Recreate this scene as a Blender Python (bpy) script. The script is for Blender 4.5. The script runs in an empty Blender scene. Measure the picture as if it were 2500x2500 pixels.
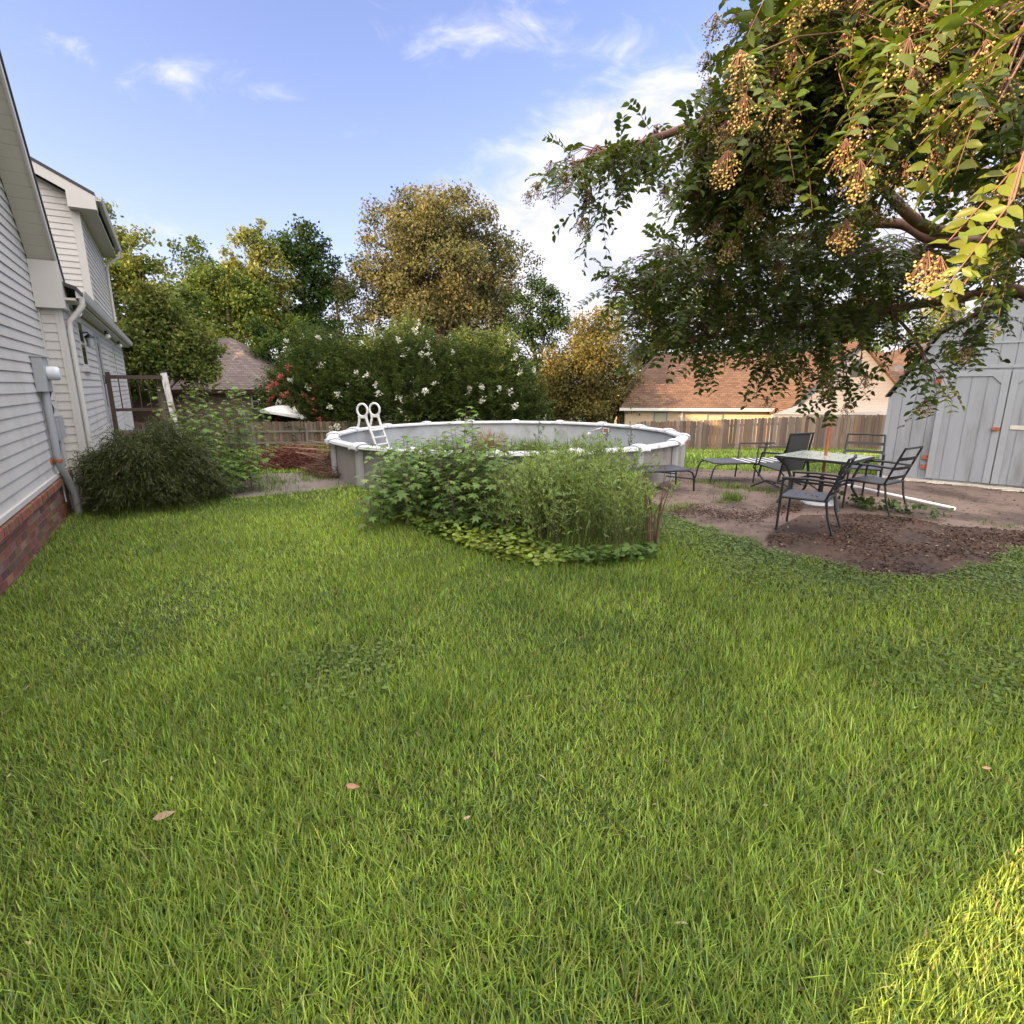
import bpy, math, random
import numpy as np
from mathutils import Vector, Matrix
random.seed(7); RNG = np.random.default_rng(11)
S = bpy.context.scene
R = math.radians
# ------------------------------------------------------------------ camera
FPX = 1325.0; PITCH = math.atan(310/1325.0); CH = 1.72
cam = bpy.data.objects.new('camera', bpy.data.cameras.new('camera')); S.collection.objects.link(cam)
cam.data.sensor_width = 36; cam.data.lens = 36*FPX/2500
cam.data.clip_start = 0.05; cam.data.clip_end = 2000
cam.location = (0, 0, CH); cam.rotation_euler = (math.pi/2-PITCH, 0, 0)
S.camera = cam
S.render.resolution_x = S.render.resolution_y = 1024
# ------------------------------------------------------------------ sky, sun, exposure
SUN_AZ, SUN_EL = 60.0, 16.0          # heading of the sunlight (from +Y towards +X), height of the sun
SKY_STRENGTH, SUN_STRENGTH, EXPOSURE = 0.15, 5.0, 1.85
S.view_settings.view_transform = 'Standard'; S.view_settings.look = 'None'
S.view_settings.exposure = EXPOSURE; S.view_settings.gamma = 1
S.view_settings.use_curve_mapping = False

class NT:
    def __init__(s, tree): s.t = tree; s.n = tree.nodes; s.l = tree.links
    def node(s, kind, **kw):
        nd = s.n.new(kind)
        for k, v in kw.items(): setattr(nd, k, v)
        return nd
    def put(s, sock, v):
        if isinstance(v, bpy.types.NodeSocket): s.l.new(v, sock)
        elif v is not None: sock.default_value = v
    def math(s, op, a, b=None, c=None, clamp=False):
        nd = s.node('ShaderNodeMath', operation=op, use_clamp=clamp)
        s.put(nd.inputs[0], a)
        if b is not None: s.put(nd.inputs[1], b)
        if c is not None: s.put(nd.inputs[2], c)
        return nd.outputs[0]
    def mix(s, f, a, b, mode='MIX'):
        nd = s.node('ShaderNodeMix', data_type='RGBA', blend_type=mode)
        s.put(nd.inputs[0], f); s.put(nd.inputs[6], a); s.put(nd.inputs[7], b)
        return nd.outputs[2]
    def ramp(s, v, lo, hi):
        nd = s.node('ShaderNodeMapRange', interpolation_type='SMOOTHSTEP')
        s.put(nd.inputs[0], v); nd.inputs[1].default_value = lo; nd.inputs[2].default_value = hi
        return nd.outputs[0]
    def noise(s, vec, scale, detail=4, rough=.55, dist=0):
        nd = s.node('ShaderNodeTexNoise'); s.put(nd.inputs['Vector'], vec)
        nd.inputs['Scale'].default_value = scale; nd.inputs['Detail'].default_value = detail
        nd.inputs['Roughness'].default_value = rough; nd.inputs['Distortion'].default_value = dist
        return nd.outputs[0]

w = bpy.data.worlds.new('World'); S.world = w; w.use_nodes = True
N = NT(w.node_tree)
bg = w.node_tree.nodes['Background']; bg.inputs[1].default_value = SKY_STRENGTH
sky = N.node('ShaderNodeTexSky', sky_type='NISHITA', sun_disc=False)
sky.sun_elevation = R(SUN_EL); sky.sun_rotation = R(SUN_AZ+180)
sky.air_density = 1.0; sky.dust_density = 1.2; sky.ozone_density = 2.0
tc = N.node('ShaderNodeTexCoord'); sx = N.node('ShaderNodeSeparateXYZ'); N.l.new(tc.outputs['Generated'], sx.inputs[0])
dx, dy, dz = sx.outputs
yy = N.math('MAXIMUM', N.math('ABSOLUTE', dy), .12)
ca = N.math('DIVIDE', dx, yy); ce = N.math('DIVIDE', dz, yy)
front = N.ramp(dy, -.05, .12)
cv = N.node('ShaderNodeCombineXYZ'); N.put(cv.inputs[0], ca); N.put(cv.inputs[1], N.math('MULTIPLY', ce, 1.8)); N.put(cv.inputs[2], dy)
f1 = N.noise(cv.outputs[0], 3.2, 9, .56, .4); f2 = N.noise(cv.outputs[0], 9.0, 7, .62, .7)
def lobe(a0, e0, sa, se, k):
    u = N.math('DIVIDE', N.math('SUBTRACT', ca, a0), sa); v = N.math('DIVIDE', N.math('SUBTRACT', ce, e0), se)
    g = N.math('EXPONENT', N.math('MULTIPLY', N.math('ADD', N.math('MULTIPLY', u, u), N.math('MULTIPLY', v, v)), -1.0))
    return N.math('MULTIPLY', g, k)
LOBES = [(.30, .20, .38, .21, .62), (.12, .29, .13, .06, .20), (.62, .25, .45, .24, .6), (-.50, .49, .10, .05, .28), (-.70, .52, .10, .03, .22),
         (-.02, .54, .10, .035, .24), (.20, .50, .26, .09, .18), (.16, .40, .16, .05, .15), (-.35, .13, .35, .07, .3), (-.75, .22, .2, .1, .25), (-.38, .45, .05, .02, .25), (-.20, .40, .05, .03, .2)]
acc = None
for l in LOBES:
    g = lobe(*l); acc = g if acc is None else N.math('ADD', acc, g)
acc = N.math('ADD', N.math('MULTIPLY', acc, front), N.math('MULTIPLY', N.math('SUBTRACT', 1.0, front), .42))
fb = N.math('ADD', N.math('MULTIPLY', f1, .62), N.math('MULTIPLY', f2, .38))
dens = N.ramp(N.math('ADD', fb, N.math('MULTIPLY', acc, .62)), .60, .86)
skyc = N.mix(1.0, sky.outputs[0], (.73, .60, .71, 1), 'MULTIPLY')
hz = N.math('EXPONENT', N.math('MULTIPLY', N.math('ABSOLUTE', dz), -5.5))
skyc = N.mix(N.math('MULTIPLY', hz, .55), skyc, (1.85, 1.9, 2.35, 1))
shade = N.ramp(f2, .3, .7)
cloud = N.mix(shade, (1.6, 1.62, 1.98, 1), (2.25, 2.2, 2.38, 1))
front_sky = N.mix(N.math('MULTIPLY', dens, .93), skyc, cloud)
# overhead and behind us: added unseen bright cloud sheet that lifts the shaded yard
fill_veil = N.ramp(N.math('ADD', N.math('MULTIPLY', dz, 1.0), N.math('MULTIPLY', N.math('MAXIMUM', N.math('MULTIPLY', dy, -1.0), 0.0), .9)), .56, .86)
fill_sheet = N.mix(N.ramp(f1, .3, .7), (5.2, 5.0, 4.8, 1), (9.4, 8.9, 8.3, 1))
N.put(bg.inputs[0], N.mix(fill_veil, front_sky, fill_sheet))

sun = bpy.data.objects.new('sun', bpy.data.lights.new('sun', 'SUN')); S.collection.objects.link(sun)
sun.data.energy = SUN_STRENGTH; sun.data.angle = R(.5); sun.data.color = (1.0, .68, .36)
sd = Vector((math.sin(R(SUN_AZ))*math.cos(R(SUN_EL)), math.cos(R(SUN_AZ))*math.cos(R(SUN_EL)), -math.sin(R(SUN_EL))))
sun.rotation_euler = sd.to_track_quat('-Z', 'Y').to_euler(); sun.location = (-20, -20, 20)

S.cycles.max_bounces = 6; S.cycles.diffuse_bounces = 3; S.cycles.glossy_bounces = 3; S.cycles.transmission_bounces = 6
S.cycles.transparent_max_bounces = 8; S.cycles.caustics_reflective = False; S.cycles.caustics_refractive = False

# ------------------------------------------------------------------ measuring helpers (photo pixel -> place)
cp_, sp_ = math.cos(PITCH), math.sin(PITCH)
def ray(u, v):
    x = (u-1250)/FPX; y = -(v-1250)/FPX
    return x, cp_+sp_*y, cp_*y-sp_
def at(u, v, Y):
    r = ray(u, v); t = Y/r[1]; return Vector((r[0]*t, Y, CH+r[2]*t))
def gr(u, v, z=0.0):
    r = ray(u, v); t = (z-CH)/r[2]; return Vector((r[0]*t, r[1]*t, z))
def terrain(x, y):
    x = np.asarray(x, float); y = np.asarray(y, float)
    k = 1.1
    a = np.logaddexp(0, (y-12.4)/k)*k; b = np.logaddexp(0, (y-42)/4)*4
    far = np.clip((y-60)/300, 0, 1)
    return -.098*(a-b) + .02*np.sin(x*.9+.4)*np.sin(y*.7)*(np.clip((y-1)/8, 0, 1)) - .0*far
def tz(x, y): return float(terrain(x, y))

# ------------------------------------------------------------------ materials
def new_mat(name):
    m = bpy.data.materials.new(name); m.use_nodes = True
    n = NT(m.node_tree); b = m.node_tree.nodes['Principled BSDF']
    return m, n, b
def mat(name, col, rough=.6, var=.18, scale=6, bump=.0, bscale=60, metal=0, col2=None, c2s=2.0, c2t=(.5, .65), attr=False, spec=.5, stretch=None):
    m, n, b = new_mat(name)
    t = n.node('ShaderNodeTexCoord'); vec = t.outputs['Object']
    if stretch:
        mp = n.node('ShaderNodeMapping'); mp.inputs['Scale'].default_value = stretch; n.l.new(vec, mp.inputs[0]); vec = mp.outputs[0]
    base = (*col, 1)
    if attr:
        at_ = n.node('ShaderNodeAttribute', attribute_name='col'); base = at_.outputs['Color']
    nz = n.noise(vec, scale, 6, .6)
    f = n.math('MULTIPLY_ADD', n.math('SUBTRACT', nz, .5), var*2.4, 1.0)
    cc = n.node('ShaderNodeVectorMath', operation='SCALE')
    n.put(cc.inputs[0], base if attr else None)
    if not attr: cc.inputs[0].default_value = col
    n.put(cc.inputs['Scale'], f)
    out = cc.outputs[0]
    if col2:
        out = n.mix(n.ramp(n.noise(vec, c2s, 7, .62), *c2t), out, (*col2, 1))
    n.put(b.inputs['Base Color'], out)
    n.put(b.inputs['Roughness'], n.math('MULTIPLY_ADD', nz, .2, rough-.1, clamp=True))
    b.inputs['Metallic'].default_value = metal; b.inputs['Specular IOR Level'].default_value = spec
    if bump:
        bn = n.node('ShaderNodeBump'); bn.inputs['Strength'].default_value = bump; bn.inputs['Distance'].default_value = .01
        n.put(bn.inputs['Height'], n.noise(vec, bscale, 5, .6)); n.l.new(bn.outputs[0], b.inputs['Normal'])
    return m
def leaf_mat(name, trans=.35, rough=.5, spec=.35, tint=(1.15, 1.12, .55)):
    m, n, b = new_mat(name)
    a = n.node('ShaderNodeAttribute', attribute_name='col')
    n.put(b.inputs['Base Color'], a.outputs['Color']); b.inputs['Roughness'].default_value = rough
    b.inputs['Specular IOR Level'].default_value = spec
    tr = n.node('ShaderNodeBsdfTranslucent')
    n.put(tr.inputs[0], n.mix(1.0, a.outputs['Color'], (*tint, 1), 'MULTIPLY'))
    mx = n.node('ShaderNodeMixShader'); mx.inputs[0].default_value = trans
    n.l.new(b.outputs[0], mx.inputs[1]); n.l.new(tr.outputs[0], mx.inputs[2])
    n.l.new(mx.outputs[0], n.n['Material Output'].inputs[0])
    return m

M = {}
M['siding'] = mat('white_vinyl_siding', (.50, .475, .455), .45, .07, 1.4, .05, 90, col2=(.35, .325, .30), c2s=1.1, c2t=(.48, .78), stretch=(1, 1, .45))
M['trim'] = mat('white_trim', (.50, .475, .455), .5, .08, 3)
M['soffit'] = mat('cream_soffit', (.48, .45, .40), .5, .06, 3)
M['shingle_dark'] = mat('dark_shingle', (.05, .047, .05), .85, .3, 30, .5, 120)
M['mortar'] = mat('grey_mortar', (.36, .32, .29), .9, .2, 30, .4, 150)
M['brick'] = mat('red_brick', (.3, .12, .08), .85, .3, 14, .5, 120, attr=True)
M['galv'] = mat('grey_painted_metal', (.33, .34, .36), .5, .12, 5, .05, 50, metal=.25)
M['galv_light'] = mat('pale_grey_plastic', (.58, .60, .63), .4, .08, 5)
M['black'] = mat('black_metal', (.007, .007, .008), .5, .25, 10, .05, 80)
M['darkgrey'] = mat('charcoal_metal', (.018, .019, .021), .5, .25, 10)
M['rust'] = mat('rusty_pole_paint', (.32, .09, .035), .6, .25, 12, .1, 60, col2=(.16, .06, .03), c2s=9)
M['weathered_white'] = mat('peeling_white_paint', (.62, .58, .56), .8, .15, 9, .3, 40, col2=(.26, .22, .20), c2s=7, c2t=(.5, .6), stretch=(1, 1, .25))
M['brown_metal'] = mat('dark_brown_rail', (.045, .022, .015), .45, .2, 9)
M['glass'] = mat('dark_window_glass', (.02, .024, .028), .06, .05, 3, spec=.7)
M['glass_warm'] = mat('window_with_pale_blind', (.33, .32, .24), .15, .1, 3)
M['bulb'] = mat('frosted_white_globe', (.8, .8, .76), .3, .02, 3)
M['fence'] = mat('weathered_fence', (.2, .15, .12), .88, .35, 7, .5, 30, attr=True, stretch=(3, 3, .35), col2=(.09, .065, .05), c2s=3.2, c2t=(.55, .75))
M['rail_wood'] = mat('grey_fence_rail', (.17, .15, .135), .85, .25, 8, .3, 40)
M['pool_white'] = mat('weathered_white_pool_metal', (.53, .535, .56), .4, .10, 2.2, col2=(.33, .315, .30), c2s=3.2, c2t=(.52, .72))
M['pool_wall'] = mat('grey_pool_wall', (.27, .25, .24), .6, .16, 2.2, .08, 20, col2=(.18, .16, .15), c2s=1.6, c2t=(.5, .7))
M['pool_liner'] = mat('pale_pool_liner', (.38, .40, .43), .5, .10, 1.8, col2=(.25, .255, .235), c2s=1.4, c2t=(.5, .72))
M['pool_upright'] = mat('pool_upright', (.38, .385, .405), .45, .1, 3)
M['ladder'] = mat('white_resin', (.6, .59, .57), .4, .05, 3)
M['sludge'] = mat('pool_floor_mud', (.07, .06, .04), .95, .3, 3, .4, 30)
M['brick_far'] = None
M['roof_grey'] = mat('mauve_grey_shingle', (.145, .115, .11), .9, .35, 5, .3, 60, stretch=(1, 1, 6))
M['roof_brown'] = mat('brown_shingle', (.105, .063, .045), .9, .35, 4, .3, 50, stretch=(1, 1, 5))
M['lap_cream'] = mat('cream_lap_siding', (.42, .315, .21), .6, .08, 3)
M['lap_grey'] = mat('grey_lap_siding', (.165, .148, .15), .6, .08, 3)
M['tin'] = mat('pale_tin_roof', (.205, .19, .19), .5, .1, 1.2, col2=(.22, .085, .055), c2s=.55, c2t=(.6, .72), stretch=(.35, 1, 3))
M['shed'] = mat('blue_grey_shed_paint', (.25, .262, .285), .7, .14, 3, .25, 60, col2=(.155, .155, .16), c2s=2.6, c2t=(.5, .74), stretch=(1, 1, .22))
M['shed_trim'] = mat('blue_grey_shed_trim', (.265, .278, .30), .65, .1, 4, .15, 60)
M['bare'] = mat('bare_pale_wood', (.52, .47, .40), .8, .2, 9, .2, 40)
M['table_glass'] = mat('frosted_table_glass', (.30, .33, .29), .2, .10, 9, col2=(.22, .20, .15), c2s=6, c2t=(.60, .68), spec=.4)
M['mesh'] = mat('dark_sling_mesh', (.028, .03, .033), .7, .15, 20)
M['strap_white'] = mat('white_vinyl_strap', (.66, .65, .62), .5, .1, 6)
M['seat'] = mat('dark_mesh_seat', (.038, .038, .046), .5, .15, 12)
M['pvc'] = mat('white_pvc', (.8, .8, .78), .35, .04, 4)
M['canvas'] = mat('white_canvas', (.52, .5, .5), .8, .05, 4)
M['cover_black'] = mat('black_vinyl_cover', (.015, .016, .02), .5, .2, 6)
M['bark'] = mat('grey_bark', (.13, .10, .08), .9, .3, 8, .5, 40, stretch=(1, 1, .3))
M['bark_crape'] = mat('reddish_smooth_bark', (.17, .085, .06), .7, .25, 7, .2, 40, stretch=(1, 1, .4))
M['twig_red'] = mat('dead_red_twigs', (.17, .055, .035), .85, .3, 10, attr=True)
M['litter'] = mat('leaf_litter', (.1, .05, .03), .9, .2, 20, attr=True)
M['leaf'] = leaf_mat('leaf'); M['leaf_far'] = leaf_mat('tree_leaf', .32, .65, .1)
M['leaf_crape'] = leaf_mat('glossy_leaf', .36, .42, .28, (1.35, 1.25, .4))
M['grass'] = leaf_mat('grass_blade', .36, .45, .3, (1.1, 1.1, .55))
M['berry'] = mat('seed_capsule', (.2, .12, .03), .5, .2, 30, attr=True)
M['petal'] = leaf_mat('petal', .4, .7, .1, (1, 1, 1))

# brick pattern for the far brick house
m, n, b = new_mat('far_brick'); t = n.node('ShaderNodeTexCoord'); bk = n.node('ShaderNodeTexBrick')
n.l.new(t.outputs['UV'], bk.inputs[0]); bk.inputs['Color1'].default_value = (.12, .065, .055, 1); bk.inputs['Color2'].default_value = (.17, .10, .085, 1)
bk.inputs['Mortar'].default_value = (.2, .17, .155, 1); bk.inputs['Scale'].default_value = 1; bk.inputs['Brick Width'].default_value = .21; bk.inputs['Row Height'].default_value = .075; bk.inputs['Mortar Size'].default_value = .008
n.put(b.inputs['Base Color'], bk.outputs[0]); b.inputs['Roughness'].default_value = .9; M['brick_far'] = m

def shingles(name, ca, cb, rows):
    m, n, b = new_mat(name); t = n.node('ShaderNodeTexCoord'); sxz = n.node('ShaderNodeSeparateXYZ'); n.l.new(t.outputs['Object'], sxz.inputs[0])
    cv_ = n.node('ShaderNodeCombineXYZ'); n.put(cv_.inputs[0], sxz.outputs[0]); n.put(cv_.inputs[1], sxz.outputs[2])
    bk_ = n.node('ShaderNodeTexBrick'); n.l.new(cv_.outputs[0], bk_.inputs[0]); bk_.inputs['Color1'].default_value = (*ca, 1); bk_.inputs['Color2'].default_value = (*cb, 1); bk_.inputs['Mortar'].default_value = (*[q*.45 for q in ca], 1)
    bk_.inputs['Scale'].default_value = 1; bk_.inputs['Brick Width'].default_value = .33; bk_.inputs['Row Height'].default_value = rows; bk_.inputs['Mortar Size'].default_value = .012
    big = n.math('MULTIPLY_ADD', n.noise(t.outputs['Object'], .9, 6, .65), .7, .65); sc_ = n.node('ShaderNodeVectorMath', operation='SCALE'); n.put(sc_.inputs[0], bk_.outputs[0]); n.put(sc_.inputs['Scale'], big)
    n.put(b.inputs['Base Color'], sc_.outputs[0]); b.inputs['Roughness'].default_value = .92; b.inputs['Specular IOR Level'].default_value = .2
    return m
M['roof_brown'] = shingles('brown_shingle', (.085, .048, .034), (.13, .078, .055), .105)
M['roof_grey'] = shingles('mauve_grey_shingle', (.115, .09, .086), (.165, .13, .125), .10)
def ground_mat():
    m, n, b = new_mat('soil_under_grass'); t = n.node('ShaderNodeTexCoord'); v = t.outputs['Object']
    c = n.mix(n.ramp(n.noise(v, 1.3, 6), .35, .65), (.03, .052, .010, 1), (.05, .075, .016, 1))
    c = n.mix(n.ramp(n.noise(v, 14, 6), .52, .75), c, (.04, .03, .014, 1))
    n.put(b.inputs['Base Color'], c); b.inputs['Roughness'].default_value = .95
    bn = n.node('ShaderNodeBump'); bn.inputs['Distance'].default_value = .03; n.put(bn.inputs['Height'], n.noise(v, 40, 5)); n.l.new(bn.outputs[0], b.inputs['Normal'])
    return m
M['ground'] = ground_mat()
def patio_mat(name, conc, dirt, t0, t1, s=.8):
    m, n, b = new_mat(name); t = n.node('ShaderNodeTexCoord'); v = t.outputs['Object']
    f = n.math('ADD', n.math('MULTIPLY', n.noise(v, s, 7, .6, .3), .75), n.math('MULTIPLY', n.noise(v, s*9, 5, .65), .25))
    cc = n.mix(n.noise(v, 30, 5, .7), (*[q*.8 for q in conc], 1), (*[q*1.2 for q in conc], 1))
    dd = n.mix(n.ramp(n.noise(v, 22, 6, .7), .35, .65), (*[q*.6 for q in dirt], 1), (*[q*1.5 for q in dirt], 1))
    n.put(b.inputs['Base Color'], n.mix(n.ramp(f, t0, t1), cc, dd)); b.inputs['Roughness'].default_value = .92
    bn = n.node('ShaderNodeBump'); bn.inputs['Distance'].default_value = .012; bn.inputs['Strength'].default_value = .6
    n.put(bn.inputs['Height'], n.noise(v, 45, 6, .7)); n.l.new(bn.outputs[0], b.inputs['Normal'])
    return m
M['patio'] = patio_mat('stained_concrete', (.15, .102, .082), (.05, .031, .023), .44, .62)
M['soil'] = patio_mat('bare_brown_soil', (.078, .040, .026), (.034, .018, .012), .36, .60, 1.2)
M['path'] = patio_mat('old_concrete_path', (.15, .122, .11), (.07, .055, .042), .5, .7)

# ------------------------------------------------------------------ object helpers
COL = S.collection
def tag(o, label=None, cat=None, group=None, kind=None):
    if label: o['label'] = label
    if cat: o['category'] = cat
    if group: o['group'] = group
    if kind: o['kind'] = kind
    return o
def empty(name, loc=(0, 0, 0), rz=0, label=None, cat=None, group=None):
    o = bpy.data.objects.new(name, None); COL.objects.link(o); o.empty_display_size = .2
    o.location = loc; o.rotation_euler = (0, 0, rz)
    return tag(o, label, cat, group)
def link(name, me, m, parent=None):
    if m: me.materials.append(m)
    o = bpy.data.objects.new(name, me); COL.objects.link(o)
    if parent: o.parent = parent
    return o
class MB:
    def __init__(s): s.v = []; s.f = []; s.c = []; s.col = (1, 1, 1); s.sm = []; s.uv = None
    def add(s, vs, fs, smooth=False):
        k = len(s.v); s.v += [tuple(p) for p in vs]; s.c += [s.col]*len(vs)
        s.f += [tuple(i+k for i in f) for f in fs]; s.sm += [smooth]*len(fs)
    def hexa(s, p):      # 8 corners: bottom 0-3, top 4-7
        s.add(p, [(3, 2, 1, 0), (4, 5, 6, 7), (0, 1, 5, 4), (1, 2, 6, 5), (2, 3, 7, 6), (3, 0, 4, 7)])
    def box(s, c, d, fr=None):
        cx, cy, cz = c; x, y, z = d[0]/2, d[1]/2, d[2]/2
        p = [(cx-x, cy-y, cz-z), (cx+x, cy-y, cz-z), (cx+x, cy+y, cz-z), (cx-x, cy+y, cz-z), (cx-x, cy-y, cz+z), (cx+x, cy-y, cz+z), (cx+x, cy+y, cz+z), (cx-x, cy+y, cz+z)]
        s.hexa([fr(*q) for q in p] if fr else p)
    def span(s, a, b, fr=None): s.box([(i+j)/2 for i, j in zip(a, b)], [abs(j-i) for i, j in zip(a, b)], fr)
    def beam(s, a, b, wd, ht, up=(0, 0, 1)):
        a = Vector(a); b = Vector(b); t = (b-a).normalized(); u = Vector(up); sd_ = t.cross(u)
        if sd_.length < 1e-4: sd_ = t.cross(Vector((1, 0, 0)))
        sd_.normalize(); u = sd_.cross(t); sd_ *= wd/2; u *= ht/2
        s.hexa([a-sd_-u, a+sd_-u, b+sd_-u, b-sd_-u, a-sd_+u, a+sd_+u, b+sd_+u, b-sd_+u])
    def tube(s, pts, r, seg=8, cap=True):
        pts = [Vector(p) for p in pts]; k = len(pts); rs = r if isinstance(r, (list, tuple)) else [r]*k
        vs = []; ref = None
        for i, p in enumerate(pts):
            t = (pts[min(i+1, k-1)]-pts[max(i-1, 0)])
            t = t.normalized() if t.length > 1e-9 else Vector((0, 0, 1))
            if ref is None: ref = Vector((0, 0, 1)) if abs(t.z) < .9 else Vector((1, 0, 0))
            x = t.cross(ref).normalized(); y = x.cross(t); ref = y
            vs += [p+(x*math.cos(q*2*math.pi/seg)+y*math.sin(q*2*math.pi/seg))*rs[i] for q in range(seg)]
        fs = [(i*seg+q, i*seg+(q+1) % seg, (i+1)*seg+(q+1) % seg, (i+1)*seg+q) for i in range(k-1) for q in range(seg)]
        s.add(vs, fs, True)
        if cap: s.add(vs[:seg], [tuple(range(seg))[::-1]]); s.add(vs[-seg:], [tuple(range(seg))])
    def prism(s, poly, off):       # planar polygon extruded along a vector
        off = Vector(off); n_ = len(poly); a = [Vector(p) for p in poly]; b = [p+off for p in a]
        s.add(a+b, [tuple(range(n_))[::-1], tuple(range(n_, 2*n_))]+[(i, (i+1) % n_, n_+(i+1) % n_, n_+i) for i in range(n_)])
    def ball(s, c, r, sc=(1, 1, 1), k=10):
        vs = []; fs = []
        for i in range(k+1):
            a = math.pi*i/k
            for j in range(k): vs.append((c[0]+r*sc[0]*math.sin(a)*math.cos(2*math.pi*j/k), c[1]+r*sc[1]*math.sin(a)*math.sin(2*math.pi*j/k), c[2]+r*sc[2]*math.cos(a)))
        for i in range(k):
            for j in range(k): fs.append((i*k+j, (i+1)*k+j, (i+1)*k+(j+1) % k, i*k+(j+1) % k))
        s.add(vs, fs, True)
    def build(s, name, m, parent=None, bevel=0):
        me = bpy.data.meshes.new(name); me.from_pydata(s.v, [], s.f); me.update()
        me.polygons.foreach_set('use_smooth', s.sm)
        a = me.color_attributes.new('col', 'FLOAT_COLOR', 'POINT')
        a.data.foreach_set('color', np.c_[np.array(s.c, np.float32), np.ones(len(s.c), np.float32)].ravel())
        o = link(name, me, m, parent)
        if bevel:
            md = o.modifiers.new('bevel', 'BEVEL'); md.width = bevel; md.segments = 2; md.limit_method = 'ANGLE'
        return o
def mesh_np(name, V, F, C, m, parent=None, smooth=True):
    """V (n,3), F list of (k,q) index arrays, C (n,3)"""
    me = bpy.data.meshes.new(name); me.vertices.add(len(V)); me.vertices.foreach_set('co', np.ascontiguousarray(V, np.float32).ravel())
    idx = np.concatenate([f.ravel() for f in F]); cnt = np.concatenate([np.full(len(f), f.shape[1]) for f in F])
    st = np.concatenate([[0], np.cumsum(cnt)[:-1]])
    me.loops.add(len(idx)); me.loops.foreach_set('vertex_index', idx.astype(np.int32))
    me.polygons.add(len(cnt)); me.polygons.foreach_set('loop_start', st.astype(np.int32))
    me.update(calc_edges=True)
    me.polygons.foreach_set('use_smooth', np.full(len(cnt), smooth))
    a = me.color_attributes.new('col', 'FLOAT_COLOR', 'POINT')
    a.data.foreach_set('color', np.c_[C, np.ones(len(C))].astype(np.float32).ravel())
    return link(name, me, m, parent)
# leaf outlines: (x across, y along, z out of plane), faces
TM = {
 'card': (np.array([(0, 0, 0), (.5, .42, .04), (0, 1, -.03), (-.5, .42, .04)]), [np.array([[0, 1, 2, 3]])]),
 'leaf': (np.array([(0, 0, 0), (0, .3, -.03), (.42, .28, .07), (-.42, .28, .07), (0, .66, -.05), (.40, .62, .04), (-.40, .62, .04), (0, 1, -.16)]),
          [np.array([[1, 2, 5, 4], [1, 4, 6, 3]]), np.array([[0, 2, 1], [0, 1, 3], [4, 5, 7], [4, 7, 6]])]),
 'strip': (np.array([(.5, 0, 0), (-.5, 0, 0), (.45, .5, .04), (-.45, .5, .04), (0, 1, 0)]), [np.array([[0, 2, 3, 1]]), np.array([[2, 4, 3]])]),
 'star': (np.array([(0, 0, 0), (.30, .10, .02), (.62, .12, -.05), (.30, .36, .03), (.52, .72, -.05), (.17, .56, .03), (0, 1, -.08), (-.17, .56, .03), (-.52, .72, -.05), (-.30, .36, .03), (-.62, .12, -.05), (-.30, .10, .02), (0, .36, .0)]),
          [np.array([[12, 0, 1], [12, 1, 3], [1, 2, 3], [12, 3, 5], [3, 4, 5], [12, 5, 7], [5, 6, 7], [12, 7, 9], [7, 8, 9], [12, 9, 11], [9, 10, 11], [12, 11, 0]])]),
 'round': (np.array([(0, 0, 0), (.42, .12, .05), (.5, .55, .08), (.22, .95, .02), (-.22, .95, .02), (-.5, .55, .08), (-.42, .12, .05), (0, .5, -.04)]),
          [np.array([[7, 0, 1], [7, 1, 2], [7, 2, 3], [7, 3, 4], [7, 4, 5], [7, 5, 6], [7, 6, 0]])]),
}
def unit(a): return a/np.maximum(np.linalg.norm(a, axis=1, keepdims=True), 1e-9)
def leaves(name, pos, axis, nrm, L, W, cols, m, parent=None, kind='card'):
    T, F = TM[kind]; axis = unit(axis); side = unit(np.cross(axis, nrm)); nn = np.cross(side, axis)
    L = np.broadcast_to(L, len(pos))[:, None, None]; W = np.broadcast_to(W, len(pos))[:, None, None]
    V = pos[:, None]+side[:, None]*T[None, :, :1]*W+axis[:, None]*T[None, :, 1:2]*L+nn[:, None]*T[None, :, 2:]*L
    k = len(T); off = (np.arange(len(pos))*k)[:, None, None]
    Fs = [(f[None]+off).reshape(-1, f.shape[1]) for f in F]
    return mesh_np(name, V.reshape(-1, 3), Fs, np.repeat(cols, k, axis=0), m, parent)
def lerp_cols(n_, ca_, cb_, jit=.18, t=None):
    t = RNG.random(n_) if t is None else t
    c = np.array(ca_)[None]*(1-t[:, None])+np.array(cb_)[None]*t[:, None]
    return np.clip(c*(1+RNG.normal(0, jit, (n_, 1)))*(1+RNG.normal(0, .06, (n_, 3))), .004, .9)
_perm = RNG.random((64, 64))
def vnoise(x, y, s):
    x = np.asarray(x)*s+100; y = np.asarray(y)*s+100
    xi = np.floor(x).astype(int); yi = np.floor(y).astype(int); fx = x-xi; fy = y-yi; fx = fx*fx*(3-2*fx); fy = fy*fy*(3-2*fy)
    g = lambda a, b_: _perm[a % 64, b_ % 64]
    return (g(xi, yi)*(1-fx)+g(xi+1, yi)*fx)*(1-fy)+(g(xi, yi+1)*(1-fx)+g(xi+1, yi+1)*fx)*fy
def inpoly(x, y, P):
    r = np.zeros(len(x), bool); k = len(P)
    for i in range(k):
        x0, y0 = P[i][:2]; x1, y1 = P[(i+1) % k][:2]
        c = ((y0 > y) != (y1 > y)) & (x < (x1-x0)*(y-y0)/(y1-y0+1e-12)+x0); r ^= c
    return r
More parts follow.
